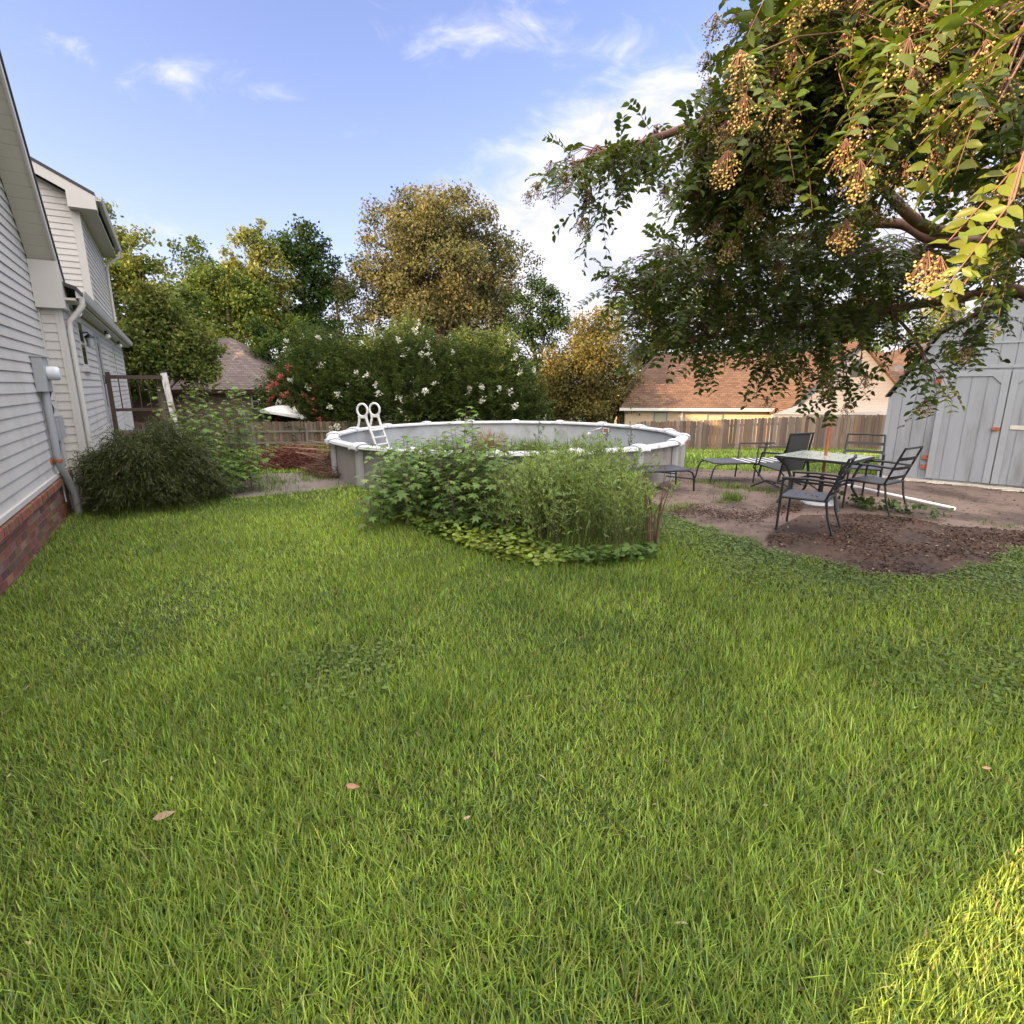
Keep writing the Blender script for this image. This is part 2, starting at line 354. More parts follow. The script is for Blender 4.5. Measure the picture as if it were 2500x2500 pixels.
def polydist(x, y, P):
    d_ = np.full(len(x), 1e9); k = len(P)
    for i in range(k):
        a = np.array(P[i][:2]); b_ = np.array(P[(i+1) % k][:2]); e = b_-a
        t = np.clip(((x-a[0])*e[0]+(y-a[1])*e[1])/(e@e+1e-9), 0, 1)
        d_ = np.minimum(d_, np.hypot(x-a[0]-t*e[0], y-a[1]-t*e[1]))
    return d_

#@@STRUCTURE
# ================================================================== ground
def axis_pts(segs):
    out = []
    for a, b_, k in segs: out += list(np.linspace(a, b_, k, endpoint=False))
    return np.array(out+[segs[-1][1]])
gx = axis_pts([(-400, -60, 12), (-60, -16, 22), (-16, 16, 128), (16, 60, 22), (60, 400, 12)])
gy = axis_pts([(-80, -4, 16), (-4, 30, 136), (30, 60, 30), (60, 500, 16)])
GX, GY = np.meshgrid(gx, gy); V = np.c_[GX.ravel(), GY.ravel(), terrain(GX, GY).ravel()-.004]
ii = np.arange(len(gy)-1)[:, None]*len(gx)+np.arange(len(gx)-1)[None]
F = np.stack([ii, ii+1, ii+1+len(gx), ii+len(gx)], -1).reshape(-1, 4)
tag(mesh_np('ground', V, [F], np.ones((len(V), 3)), M['ground']), kind='structure')

PATIO = [gr(1590, 1236), gr(1640, 1262), gr(1720, 1292), gr(1880, 1350), gr(2100, 1398), gr(2290, 1410), gr(2420, 1372), gr(2500, 1338), Vector((6.6, 5.9, 0)), Vector((9.2, 7.6, 0)), Vector((8.6, 9.4, 0)), Vector((6.9, 10.7, 0)), Vector((5.5, 11.35, 0)), Vector((4.4, 11.5, 0)), Vector((3.4, 11.9, 0)), Vector((2.2, 10.5, 0)), Vector((1.8, 9.0, 0))]
PATH = [gr(520, 1188), gr(545, 1165), gr(640, 1158), gr(800, 1150), gr(905, 1146), gr(920, 1172), gr(880, 1185), gr(700, 1208), gr(560, 1218)]
def smooth_poly(P, amp=.05, k=6):
    out = []
    for i in range(len(P)):
        a = P[i]; b_ = P[(i+1) % len(P)]
        for j in range(k):
            p = a.lerp(b_, j/k); q = vnoise(np.array([p.x]), np.array([p.y]), 2.3)[0]-.5; q2 = vnoise(np.array([p.x+9]), np.array([p.y]), 2.3)[0]-.5
            out.append(Vector((p.x+q*amp*2, p.y+q2*amp*2, 0)))
    return out
def sheet(name, P, m, lift, th=.06):
    mb = MB(); x = [p.x for p in P]; y = [p.y for p in P]
    step = .2; xs = np.arange(min(x)-step, max(x)+step, step); ys = np.arange(min(y)-step, max(y)+step, step)
    import bmesh
    bm = bmesh.new(); vs = [bm.verts.new((p.x, p.y, 0)) for p in P]; f = bm.faces.new(vs)
    for c, no, arr in (('x', (1, 0, 0), xs), ('y', (0, 1, 0), ys)):
        for q in arr:
            bmesh.ops.bisect_plane(bm, geom=bm.verts[:]+bm.edges[:]+bm.faces[:], plane_co=(q, 0, 0) if c == 'x' else (0, q, 0), plane_no=no)
    for v in bm.verts: v.co.z = tz(v.co.x, v.co.y)+lift
    for f in bm.faces:
        if f.normal.z < 0: f.normal_flip()
    me = bpy.data.meshes.new(name); bm.to_mesh(me); bm.free()
    return link(name, me, m)
PAT_S = smooth_poly(PATIO); PATH_S = smooth_poly(PATH)
tag(sheet('patio', PAT_S, M['patio'], .012), kind='structure')
SOIL = [gr(1885, 1352), gr(1862, 1330), gr(1905, 1290), gr(1960, 1262), gr(2060, 1262), gr(2200, 1268), gr(2330, 1290), gr(2500, 1302), Vector((7.2, 6.2, 0)), Vector((6.0, 5.5, 0)), gr(2500, 1345), gr(2420, 1378), gr(2290, 1416), gr(2100, 1402), gr(1960, 1368)]
SOIL_S = smooth_poly(SOIL, .06)
tag(sheet('soil_bed', SOIL_S, M['soil'], .020), kind='structure')
tag(sheet('concrete_path', PATH_S, M['path'], .012), kind='structure')

# ================================================================== left house (s along the wall towards the camera, o outwards)
TH = R(31.4); HN = Vector((math.cos(TH), math.sin(TH), 0)); HD = Vector((math.sin(TH), -math.cos(TH), 0)); HC = Vector((-6.0, 7.1, 0))
def hp(s, o, z): return HC+HD*s+HN*o+Vector((0, 0, z))
def hW(u, v, o):
    r = ray(u, v); rv = Vector((r[0], r[1], 0)); t = (HN.dot(HC)+o)/HN.dot(rv); return (rv*t-HC).dot(HD), CH+r[2]*t
def siding(mb, fr, lo, hi, z0, z1, ex=.115):
    """lap boards on a wall; fr(s, out, z), lo(z)/hi(z) give the board ends"""
    z = z0; rj = random.Random(3)
    while z < z1-.005:
        zt = min(z+ex, z1); a0, b0, a1, b1 = lo(z), hi(z), lo(zt), hi(zt)
        if b0-a0 > .02 and b1-a1 >= 0:
            mb.add([fr(a0, .018, z), fr(b0, .018, z), fr(b0, .016, z+.02), fr(a0, .016, z+.02), fr(b1, .003, zt), fr(a1, .003, zt), fr(a0, 0, z), fr(b0, 0, z)],
                   [(0, 1, 2, 3), (3, 2, 4, 5), (6, 7, 1, 0)])
        if b0-a0 > 5 and fr is hp:
            q = a0+rj.uniform(.6, 3.4)
            while q < b0-.4:
                mb.add([fr(q, .0195, z), fr(min(q+1.8, b0), .0195, z), fr(min(q+1.8, b1, b0), .0045, zt), fr(min(q, b1), .0045, zt), fr(q, .0, z), fr(q, 0, zt)], [(0, 1, 2, 3), (0, 3, 5, 4)]); q += 3.66
        z += ex
house = empty('house', hp(0, 0, 0), 0, 'white vinyl sided house with red brick footing and steep gable along the lawn', 'house')
bpy.context.view_layer.update()
hinv = house.matrix_world.inverted()
def hb(mb, name, m, parent=None, bevel=0):
    p = parent or house
    base = HC
    mb.v = [tuple(Vector(q)-base) for q in mb.v]
    return mb.build(name, m, p, bevel)
S0, S1, PIT, ZE, SOT = -.67, 7.15, 1.06, 3.10, .95
WO = .245
def rake(s): return ZE+(min(s+SOT, S1+.28-s))*PIT          # top edge of the roof over the gable
def wall_lo(z): return max(S0, -SOT+(z-ZE+.16)/PIT) if z > ZE-.1 else S0
def wall_hi(z): return min(S1, S1+.28-(z-ZE+.16)/PIT) if z > ZE-.1 else S1
zr = ZE+(S1+.28+SOT)/2*PIT
mb = MB(); siding(mb, hp, wall_lo, wall_hi, .60, zr-.22)
mb.add([hp(S0, 0, -.3), hp(S1, 0, -.3), hp(S1, 0, 2.9), hp(S0, 0, 2.9)], [(0, 1, 2, 3)])
mb.add([hp(S1, 0, -.3), hp(S1, -9, -.3), hp(S1, -9, 3.0), hp(S1, 0, 3.0)], [(0, 1, 2, 3)])
mb.add([hp(S0, -.02, -.3), hp(S0, -9, -.3), hp(S0, -9, 3.0), hp(S0, -.02, 3.0)], [(3, 2, 1, 0)])
mb.prism([hp(S0, -.02, 2.8), hp(S1, -.02, 2.8), hp((S0+S1)/2, -.02, zr-.25)], HN*-.05)
mb.prism([hp(S0, -8.9, -.3), hp(S0, -8.9, 2.8), hp((S0+S1)/2, -8.9, zr-.25), hp(S1, -8.9, 2.8), hp(S1, -8.9, -.3)], HN*-.1)
hb(mb, 'gable_wall', M['siding'])
mb = MB(); mb.beam(hp(S0-.01, .022, .585), hp(S1, .022, .585), .044, .05)          # starter strip
mb.span((S0-.015, -.01, .5), (S0+.05, .034, 2.98), hp)
hb(mb, 'corner_trim', M['trim'])
# brick footing, course by course
mb = MB()
for r_ in range(9):
    z0 = -.12+r_*.0735
    if r_ == 8: break
    k = 0; s = S0-(.1 if r_ % 2 else 0)
    while s < 6.2:
        a, b_ = max(s, S0), s+.203
        q = random.random(); mb.col = tuple(c*random.uniform(.7, 1.25) for c in ((.17, .068, .042) if q < .6 else (.115, .05, .036) if q < .85 else (.21, .115, .08)))
        d_ = random.uniform(-.002, .002); mb.span((a, -.05, z0), (b_, .012+d_, z0+.063), hp); s += .213
s = S0
while s < 6.2:                                            # rowlock course that carries the siding
    mb.col = tuple(c*random.uniform(.7, 1.3) for c in ((.21, .08, .046) if random.random() < .7 else (.14, .06, .042)))
    j = random.uniform(-.004, .004)
    mb.hexa([hp(s, -.03, .465), hp(s+.062, -.03, .465), hp(s+.062, .062+j, .455), hp(s, .062+j, .455), hp(s, -.03, .558), hp(s+.062, -.03, .558), hp(s+.062, .062+j, .535), hp(s, .062+j, .535)]); s += .0735
ft = hb(mb, 'brick_footing', M['brick'])
mb = MB(); mb.span((S0, -.06, -.3), (6.2, .004, .555), hp); hb(mb, 'mortar_bed', M['mortar'], ft).location = (0, 0, 0)
# roof of the gable: two slabs
for side in (0, 1):
    f = (lambda s: s) if side == 0 else (lambda s: S1+.28-SOT-s)
    a, c = f(-SOT), f((S1+.28-SOT)/2)
    mb = MB(); t = .07
    mb.hexa([hp(a, .33, ZE-t), hp(c, .33, zr-t), hp(c, -9.3, zr-t), hp(a, -9.3, ZE-t), hp(a, .33, ZE), hp(c, .33, zr), hp(c, -9.3, zr), hp(a, -9.3, ZE)])
    rf = hb(mb, 'roof', M['shingle_dark'])
    mb = MB(); z1 = .075
    mb.hexa([hp(a, .315, ZE-z1-.15), hp(c, .315, zr-z1-.15), hp(c, .29, zr-z1-.15), hp(a, .29, ZE-z1-.15), hp(a, .315, ZE-z1), hp(c, .315, zr-z1), hp(c, .29, zr-z1), hp(a, .29, ZE-z1)])
    hb(mb, 'rake_board', M['trim'], rf)
    mb = MB(); k = 40                                   # soffit boards
    for i in range(k):
        s_a = a+(c-a)*(i/k); s_b = a+(c-a)*((i+.93)/k); za = ZE+(zr-ZE)*(i/k)-.2; zb = ZE+(zr-ZE)*((i+.93)/k)-.2; zc = ZE+(zr-ZE)*((i+1)/k)-.2; s_c = a+(c-a)*((i+1)/k)
        mb.add([hp(s_a, .29, za), hp(s_a, .02, za), hp(s_b, .02, zb), hp(s_b, .29, zb), hp(s_b, .29, zb+.02), hp(s_b, .02, zb+.02), hp(s_c, .02, zc+.02), hp(s_c, .29, zc+.02)], [(0, 1, 2, 3), (3, 2, 5, 4), (4, 5, 6, 7)])
    hb(mb, 'soffit', M['soffit'], rf)
    mb = MB(); e = .58 if side == 0 else -.58
    mb.prism([hp(a, .322, ZE-.09), hp(a, .322, ZE-.38), hp(a+e*.72, .322, ZE-.38), hp(a+e*.72, .322, ZE+.72*.58*PIT-.23)], HN*-.31)
    hb(mb, 'eave_return', M['trim'], rf, .004)
# wing wall, set a little forward, running away from us
WE = -11.6
mb = MB()
siding(mb, lambda s, o, z: hp(s, WO+o, z), lambda z: WE, lambda z: S0-.055, .2, 2.86)
fa = lambda t_, o, z: hp(S0+o, t_, z)
siding(mb, fa, lambda z: .02, lambda z: WO-.055, .35, 2.95)
mb.add([hp(S0-.001, 0, -1), hp(S0-.001, WO, -1), hp(S0-.001, WO, 2.95), hp(S0-.001, 0, 2.95)], [(0, 1, 2, 3)])
mb.add([hp(WE, WO, -2), hp(S0, WO, -2), hp(S0, WO, 2.95), hp(WE, WO, 2.95)], [(0, 1, 2, 3)])
mb.add([hp(WE, WO, -2), hp(WE, -6, -2), hp(WE, -6, 4), hp(WE, WO, 2.95)], [(0, 1, 2, 3)])
hb(mb, 'wing_wall', M['siding'])
mb = MB()
mb.span((S0-.06, WO-.02, -.6), (S0+.022, WO+.022, 2.9), hp); mb.span((S0-.02, WO-.06, -.6), (S0+.024, WO-.021, 2.9), hp)
hb(mb, 'corner_board', M['trim'])
mb = MB(); mb.span((WE-.02, WO-.02, -1.5), (WE+.10, WO+.022, 2.86), hp); hb(mb, 'corner_board', M['trim'])
mb = MB(); mb.span((WE-.25, WO-.02, 2.845), (S0+.02, WO+.19, 2.875), hp); hb(mb, 'eave_soffit', M['soffit'])
mb = MB(); mb.hexa([hp(WE-.3, WO+.22, 2.98), hp(S0-.02, WO+.22, 2.98), hp(S0-.02, -3.5, 4.55), hp(WE-.3, -3.5, 4.55), hp(WE-.3, WO+.22, 3.03), hp(S0-.02, WO+.22, 3.03), hp(S0-.02, -3.5, 4.6), hp(WE-.3, -3.5, 4.6)])
hb(mb, 'wing_roof', M['shingle_dark'])
def gutter(sa, sb, o, z, parent=None):
    mb = MB(); prof = [(0, -.10), (.075, -.10), (.09, -.07), (.105, -.02), (.11, 0), (.10, 0), (.085, -.06), (.07, -.088), (.012, -.088), (.012, 0), (0, 0)]
    va = [hp(sa, o+p, z+q) for p, q in prof]; vb = [hp(sb, o+p, z+q) for p, q in prof]; k = len(prof)
    mb.add(va+vb, [(i, (i+1) % k, k+(i+1) % k, k+i) for i in range(k)]+[tuple(range(k)), tuple(range(k, 2*k))[::-1]])
    return hb(mb, 'gutter', M['trim'], parent)
gutter(S0-.05, WE-.28, WO+.195, 2.985)
mb = MB(); s = S0-.09                                       # downspout: out from gutter, back to the wall, down
mb.tube([hp(s, WO+.25, 2.90), hp(s, WO+.25, 2.80), hp(s, WO+.18, 2.70), hp(s, WO+.075, 2.58), hp(s, WO+.06, 2.45), hp(s, WO+.06, .1)], .036, 8)
hb(mb, 'downspout', M['trim'])
# upper storey
US0, US1, UZ, UB = -5.35, -9.9, 5.30, -5.0
mb = MB(); sl = .52
siding(mb, lambda t_, o, z: hp(US0+o, t_, z), lambda z: UB, lambda z: WO if z < UZ-.05 else WO-(z-UZ+.05)/sl, 3.2, UZ+1.6)
siding(mb, lambda s, o, z: hp(s, WO+o, z), lambda z: US1, lambda z: US0-.1, 3.1, UZ)
mb.prism([hp(US0-.002, WO-.002, 2.5), hp(US0-.002, WO-.002, UZ), hp(US0-.002, (WO+UB)/2, UZ+sl*(WO-UB)/2), hp(US0-.002, UB, UZ), hp(US0-.002, UB, 2.5)], HD*(US1-US0))
hb(mb, 'upper_wall', M['siding'])
mb = MB(); mb.span((US0-.11, WO-.02, 3.0), (US0+.022, WO+.022, UZ), hp); mb.span((US0-.02, WO-.11, 3.0), (US0+.024, WO-.021, UZ), hp)
hb(mb, 'corner_board', M['trim'])
mb = MB(); mb.span((US1-.02, WO-.02, 3.0), (US1+.10, WO+.022, UZ), hp); hb(mb, 'corner_board', M['trim'])
oe = WO+.33; om = (WO+UB)/2; zt_ = UZ+.02; zm = zt_+(oe-om)*sl
mb = MB()
for q0, q1 in ((oe, om), (2*om-oe, om)):
    mb.hexa([hp(US0+.28, q0, zt_), hp(US1-.28, q0, zt_), hp(US1-.28, q1, zm), hp(US0+.28, q1, zm), hp(US0+.28, q0, zt_+.06), hp(US1-.28, q0, zt_+.06), hp(US1-.28, q1, zm+.06), hp(US0+.28, q1, zm+.06)])
up = hb(mb, 'upper_roof', M['shingle_dark'])
mb = MB(); mb.hexa([hp(US0+.27, oe, zt_-.2), hp(US0+.27, om, zm-.2), hp(US0+.245, om, zm-.2), hp(US0+.245, oe, zt_-.2), hp(US0+.27, oe, zt_-.003), hp(US0+.27, om, zm-.003), hp(US0+.245, om, zm-.003), hp(US0+.245, oe, zt_-.003)])
mb.prism([hp(US0+.275, oe, zt_-.02), hp(US0+.275, oe, zt_-.25), hp(US0+.275, WO-.12, zt_-.25), hp(US0+.275, WO-.12, zt_+.08)], HD*-.30)
hb(mb, 'upper_fascia', M['trim'], up)
mb = MB(); mb.span((US1-.26, WO-.02, zt_-.235), (US0-.03, oe-.02, zt_-.2), hp); hb(mb, 'upper_soffit', M['soffit'], up)
gutter(US0+.25, US1-.26, oe+.004, zt_+.02, up)
mb = MB(); s = US1+.05
mb.tube([hp(s, oe+.05, zt_-.1), hp(s, oe+.04, zt_-.24), hp(s, WO+.12, zt_-.42), hp(s, WO+.06, zt_-.55), hp(s, WO+.06, 3.4)], .035, 8); hb(mb, 'downspout', M['trim'], up)
# windows and door of the wing
def window(s0, s1, z0, z1, panel='glass'):
    mb = MB(); o = WO; f = .07
    for a, b_ in (((s0-f, o-.01, z0-f), (s1+f, o+.022, z0)), ((s0-f, o-.01, z1), (s1+f, o+.022, z1+f)), ((s0-f, o-.01, z0), (s0, o+.022, z1)), ((s1, o-.01, z0), (s1+f, o+.022, z1))): mb.span(a, b_, hp)
    mb.span((s0-f-.03, o-.01, z0-f-.05), (s1+f+.03, o+.055, z0-f), hp)
    wd = hb(mb, 'window', M['trim'])
    mb = MB(); mb.span((s0+.002, o-.02, z0+.002), (s1-.002, o+.019, z1-.002), hp); hb(mb, 'pane', M[panel], wd)
    mb = MB(); zm_ = (z0+z1)/2; mb.span((s0+.003, o, zm_-.02), (s1-.003, o+.024, zm_+.02), hp); hb(mb, 'sash', M['trim'], wd)
a = hW(183, 778, WO); b_ = hW(211, 886, WO); window(b_[0], a[0], 2.05, 2.70)
a = hW(255, 832, WO); b_ = hW(266, 900, WO); window(b_[0], a[0], 2.10, 2.72)
a = hW(272, 842, WO); b_ = hW(286, 920, WO); window(b_[0], a[0], 1.72, 2.70)
a = hW(226, 818, WO)[0]; b_ = hW(246, 900, WO)[0]
mb = MB(); mb.span((b_, WO-.01, 1.05), (a, WO+.03, 2.62), hp); dr = hb(mb, 'door', M['galv'])
mb = MB(); mb.span((b_+.1, WO+.002, 1.3), (a-.1, WO+.036, 2.52), hp); hb(mb, 'pane', M['glass'], dr)
mb = MB()
for q in ((b_-.06, b_), (a, a+.06)): mb.span((q[0], WO-.01, 1.05), (q[1], WO+.05, 2.68), hp)
mb.span((b_, WO-.01, 2.62), (a, WO+.05, 2.68), hp); hb(mb, 'door_frame', M['galv'], dr)
mb = MB(); mb.tube([hp(a-.06, WO+.03, 1.75), hp(a-.06, WO+.08, 1.75), hp(a-.06, WO+.08, 1.9), hp(a-.06, WO+.03, 1.9)], .012, 6); hb(mb, 'handle', M['black'], dr)
# wall lantern beside the door, globe bulbs under the eave
ls = hW(214, 820, WO+.1)[0]
mb = MB(); mb.span((ls-.06, WO+.01, 2.42), (ls+.06, WO+.035, 2.58), hp); mb.tube([hp(ls, WO+.03, 2.54), hp(ls, WO+.10, 2.56), hp(ls, WO+.12, 2.52)], .012, 6)
mb.tube([hp(ls, WO+.12, 2.53), hp(ls, WO+.12, 2.49), hp(ls, WO+.12, 2.47)], [.02, .07, .075], 8)
lan = hb(mb, 'wall_lantern', M['black']); mb = MB(); mb.tube([hp(ls, WO+.12, 2.47), hp(ls, WO+.12, 2.33)], [.06, .045], 8); hb(mb, 'lantern_glass', M['galv'], lan)
for (u, v) in ((188, 767), (261, 818), (293, 852)):
    s = hW(u, v, WO+.12)[0]; s = max(s, WE+.3)
    mb = MB(); c = hp(s, WO+.11, 2.845); mb.tube([c, c+Vector((0, 0, -.06))], .03, 8); sk = hb(mb, 'lamp_socket', M['black'])
    mb = MB(); mb.ball(hp(s, WO+.13, 2.735), .052, k=12); hb(mb, 'bulb', M['bulb'], sk)
# electric meter, conduit, cables
mb = MB(); mb.span((.10, .015, 1.64), (.45, .125, 2.05), hp); mt = hb(mb, 'electric_meter', M['galv'], None, .006)
mb = MB(); mb.span((.085, .01, 2.05), (.465, .14, 2.065), hp); hb(mb, 'meter_lid', M['galv'], mt)
mb = MB(); mb.tube([hp(.26, .127, 1.86), hp(.26, .20, 1.86), hp(.26, .235, 1.86), hp(.26, .25, 1.86)], [.085, .085, .08, .06], 16); hb(mb, 'meter_dial', M['galv_light'], mt)
mb = MB(); mb.tube([hp(.30, .07, 1.64), hp(.30, .07, .86), hp(.28, .075, .74), hp(.12, .10, .52), hp(-.02, .125, .30), hp(-.08, .13, -.05)], .045, 12)
cd = hb(mb, 'conduit', M['galv'])
mb = MB(); mb.tube([hp(.30, .07, .80), hp(.30, .07, .765)], .055, 12); mb.beam(hp(.42, .02, .78), hp(.16, .02, .78), .02, .05); hb(mb, 'conduit_strap', M['rust'], cd)
mb = MB(); mb.span((-.42, .012, 1.02), (-.22, .10, 1.32), hp); mb.span((-.20, .012, 1.0), (-.08, .08, 1.28), hp); hb(mb, 'utility_box', M['galv'], None, .005)
for i, (s, z0, z1, m_) in enumerate(((.02, 1.9, .2, 'galv'), (-.05, 1.7, 1.25, 'black'), (-.12, 1.75, 1.25, 'black'), (-.35, 1.05, 0, 'galv'), (-.5, .6, 0, 'galv'))):
    mb = MB(); k = 9; mb.tube([hp(s+.02*math.sin(i+q*1.3)*(m_ == 'black'), .03+.03*(m_ == 'black')*abs(math.sin(q*.9)), z0+(z1-z0)*q/(k-1)) for q in range(k)], .012, 6); hb(mb, 'cable', M[m_])
# deck rail and leaning post at the wing door
deck = empty('deck_railing', hp(-4.6, WO, 0), 0, 'dark metal stair rail beside a leaning white post by the house door', 'railing')
def db(mb, name, m, bevel=0):
    mb.v = [tuple(Vector(q)-deck.location) for q in mb.v]; return mb.build(name, m, deck, bevel)
s = -4.8; o0 = .33; o1 = 1.27
mb = MB(); mb.span((s-.04, o0-.04, .2), (s+.04, o0+.04, 1.98), hp); db(mb, 'post', M['brown_metal'])
mb = MB(); mb.beam(hp(s, o0, 1.88), hp(s, o1, 1.88), .06, .075); db(mb, 'top_rail', M['brown_metal'])
mb = MB(); mb.beam(hp(s, o0, 1.22), hp(s, o1, 1.22), .05, .06); db(mb, 'bottom_rail', M['brown_metal'])
for i in range(5):
    o = o0+(o1-o0)*(i+1)/5.6; mb = MB(); mb.tube([hp(s, o, 1.22), hp(s, o, 1.86)], .011, 6); db(mb, 'baluster', M['brown_metal'])
mb = MB(); mb.beam(hp(s-.05, 1.30, 1.98), hp(s+.02, 1.47, -.1), .12, .12, HD); db(mb, 'leaning_post', M['weathered_white'], .006)
mb = MB(); mb.beam(hp(s-.05, 1.295, 2.02), hp(s-.05, 1.30, 1.98), .14, .14, HD); db(mb, 'post_cap', M['black'])
mb = MB(); mb.span((s-1.2, WO+.03, .62), (s+.05, 1.25, .72), hp); db(mb, 'deck_floor', M['brown_metal'])

# ================================================================== pool
PC = Vector((-.10, 12.02, 0)); PR = 3.70; RZ = .70; NS = 18
pool = empty('swimming_pool', PC, 0, 'round drained above ground pool with white top rail and grey wall', 'pool')
def pp(a, r, z): return Vector((math.cos(a)*r, math.sin(a)*r, z))
def ring(name, r0, r1, z0, z1, m, k=180, parent=pool, wave=0):
    mb = MB(); vs = []
    for i in range(k):
        a = 2*math.pi*i/k; q = wave*math.sin(a*NS*6)
        vs += [pp(a, r0+q, z0), pp(a, r1+q, z1)]
    mb.add(vs, [(2*i, 2*((i+1) % k), 2*((i+1) % k)+1, 2*i+1) for i in range(k)], True); return mb.build(name, m, parent)
ring('outer_wall', PR-.03, PR-.03, -1.2, RZ-.02, M['pool_wall'], 720, wave=.004)
ring('liner', PR-.06, PR-.06, -.3, RZ-.01, M['pool_liner'])
mb = MB(); k = 60; vs = [(0, 0, .02)]; fs = []
for j in range(1, 9):
    for i in range(k):
        a = 2*math.pi*i/k; r = (PR-.05)*j/8; vs.append((math.cos(a)*r, math.sin(a)*r, .03+.05*math.sin(r*2+a*3)*math.cos(a*5)))
for i in range(k): fs.append((0, 1+i, 1+(i+1) % k))
for j in range(7):
    for i in range(k): p = 1+j*k; fs.append((p+i, p+k+i, p+k+(i+1) % k, p+(i+1) % k))
mb.add(vs, fs, True); mb.build('pool_floor', M['sludge'], pool)
OFF = R(7)
for i in range(NS):
    a0 = OFF+2*math.pi*i/NS; a1 = a0+2*math.pi/NS; mb = MB(); k = 6
    prof = [(PR-.115, RZ-.03), (PR-.11, RZ+.004), (PR-.06, RZ+.022), (PR+.04, RZ+.026), (PR+.10, RZ+.010), (PR+.115, RZ-.03), (PR+.10, RZ-.045), (PR-.10, RZ-.045)]
    vs = []
    for j in range(k+1):
        a = a0+(a1-a0)*j/k; ch = math.cos((a1-a0)/2)/math.cos(a-(a0+a1)/2)       # straight segments between the caps
        vs += [pp(a, r*(.35+.65*ch), z) for r, z in prof]
    q = len(prof); mb.add(vs, [(j*q+e, (j+1)*q+e, (j+1)*q+(e+1) % q, j*q+(e+1) % q) for j in range(k) for e in range(q)], False)
    mb.build('top_rail', M['pool_white'], pool)
    mb = MB(); t = Vector((-math.sin(a0), math.cos(a0), 0)); rr = Vector((math.cos(a0), math.sin(a0), 0))
    fr = lambda x, y, z: rr*x+t*y+Vector((0, 0, z))
    sec = [(PR-.135, RZ-.04), (PR-.135, RZ+.02), (PR-.09, RZ+.05), (PR-.01, RZ+.058), (PR+.07, RZ+.048), (PR+.135, RZ+.014), (PR+.142, RZ-.05)]
    vs = []
    for y_, g in ((-.11, -.012), (-.085, .004), (0, .01), (.085, .004), (.11, -.012)): vs += [fr(r, y_*(1+.25*(r-PR)*4), z+g) for r, z in sec]
    q = len(sec); mb.add(vs, [(j*q+e, j*q+e+1, (j+1)*q+e+1, (j+1)*q+e) for j in range(4) for e in range(q-1)]+[tuple(range(q)), tuple(range(4*q, 5*q))[::-1]], True)
    cap = mb.build('rail_cap', M['pool_white'], pool)
    mb = MB(); mb.hexa([fr(PR-.025, -.075, -1.2), fr(PR+.055, -.06, -1.2), fr(PR+.055, .06, -1.2), fr(PR-.025, .075, -1.2), fr(PR-.025, -.075, RZ-.046), fr(PR+.055, -.06, RZ-.046), fr(PR+.055, .06, RZ-.046), fr(PR-.025, .075, RZ-.046)])
    mb.build('upright', M['pool_upright'], pool, .008)
def pool_ang(u, v, z): p = gr(u, v, z)-PC; return math.atan2(p.y, p.x)
# skimmer opening and torn liner flap on the far wall
aS = pool_ang(1541, 1042, .58); rr = PR-.075
def pbox(name, a, da, z0, z1, th, m, parent=pool):
    mb = MB(); mb.hexa([pp(a-da, rr-th, z0), pp(a+da, rr-th, z0), pp(a+da, rr+.01, z0), pp(a-da, rr+.01, z0), pp(a-da, rr-th, z1), pp(a+da, rr-th, z1), pp(a+da, rr+.01, z1), pp(a-da, rr+.01, z1)]); return mb.build(name, m, parent)
sk = pbox('skimmer', aS, .027, .46, .62, .02, M['galv_light']); pbox('skimmer_mouth', aS, .019, .49, .59, .024, M['rust'], sk)
mb = MB(); a0 = aS+.035; a1 = aS+.13
mb.prism([pp(a0, rr-.02, .64), pp(a1, rr-.16, .50), pp(a1+.002, rr-.2, .42), pp(a1-.02, rr-.1, .46), pp(a0, rr-.03, .60)], (0, -.012, 0)); mb.build('torn_flap', M['pool_white'], pool)

# ladder: two moulded side frames with ring handles, straddling the rail
aL = R(158); rad = Vector((math.cos(aL), math.sin(aL), 0)); tan = Vector((-math.sin(aL), math.cos(aL), 0))
lad = empty('pool_ladder', PC+rad*PR, 0, 'white resin ladder with two round handles straddling the pool rail', 'ladder')
lad.scale = (.9, .9, .9)
def lf(x, y, z): return -rad*x+tan*y+Vector((0, 0, z))         # x runs into the pool
for y in (.27, -.27):
    mb = MB(); c = (.06, 1.26); r0 = .165
    mb.tube([lf(c[0]+r0*math.cos(q*math.pi/12), y, c[1]+r0*math.sin(q*math.pi/12)) for q in range(25)], .030, 8, False)
    mb.tube([lf(-.06, y, 1.12), lf(-.05, y, 1.02), lf(-.10, y, .86), lf(-.13, y, .80), lf(-.12, y, .73)], .032, 8)
    mb.tube([lf(.18, y, 1.12), lf(.17, y, 1.06), lf(.24, y, .84), lf(.34, y, .60), lf(.50, y, .10), lf(.52, y, .03)], .034, 8)
    mb.tube([lf(-.06, y, 1.07), lf(.18, y, 1.07)], .028, 8); mb.tube([lf(-.12, y, .77), lf(.28, y, .76)], .030, 8)
    mb.tube([lf(-.12, y, .75), lf(-.30, y, -.2)], .03, 8)
    mb.build('side_frame', M['ladder'], lad)
for i in range(4):
    z = .72-.19*i; x = .26+(.84-z)*.33; mb = MB(); mb.hexa([lf(x-.09, -.25, z), lf(x+.06, -.25, z), lf(x+.06, .25, z), lf(x-.09, .25, z), lf(x-.09, -.25, z+.03), lf(x+.06, -.25, z+.03), lf(x+.06, .25, z+.03), lf(x-.09, .25, z+.03)]); mb.build('step', M['ladder'], lad, .006)

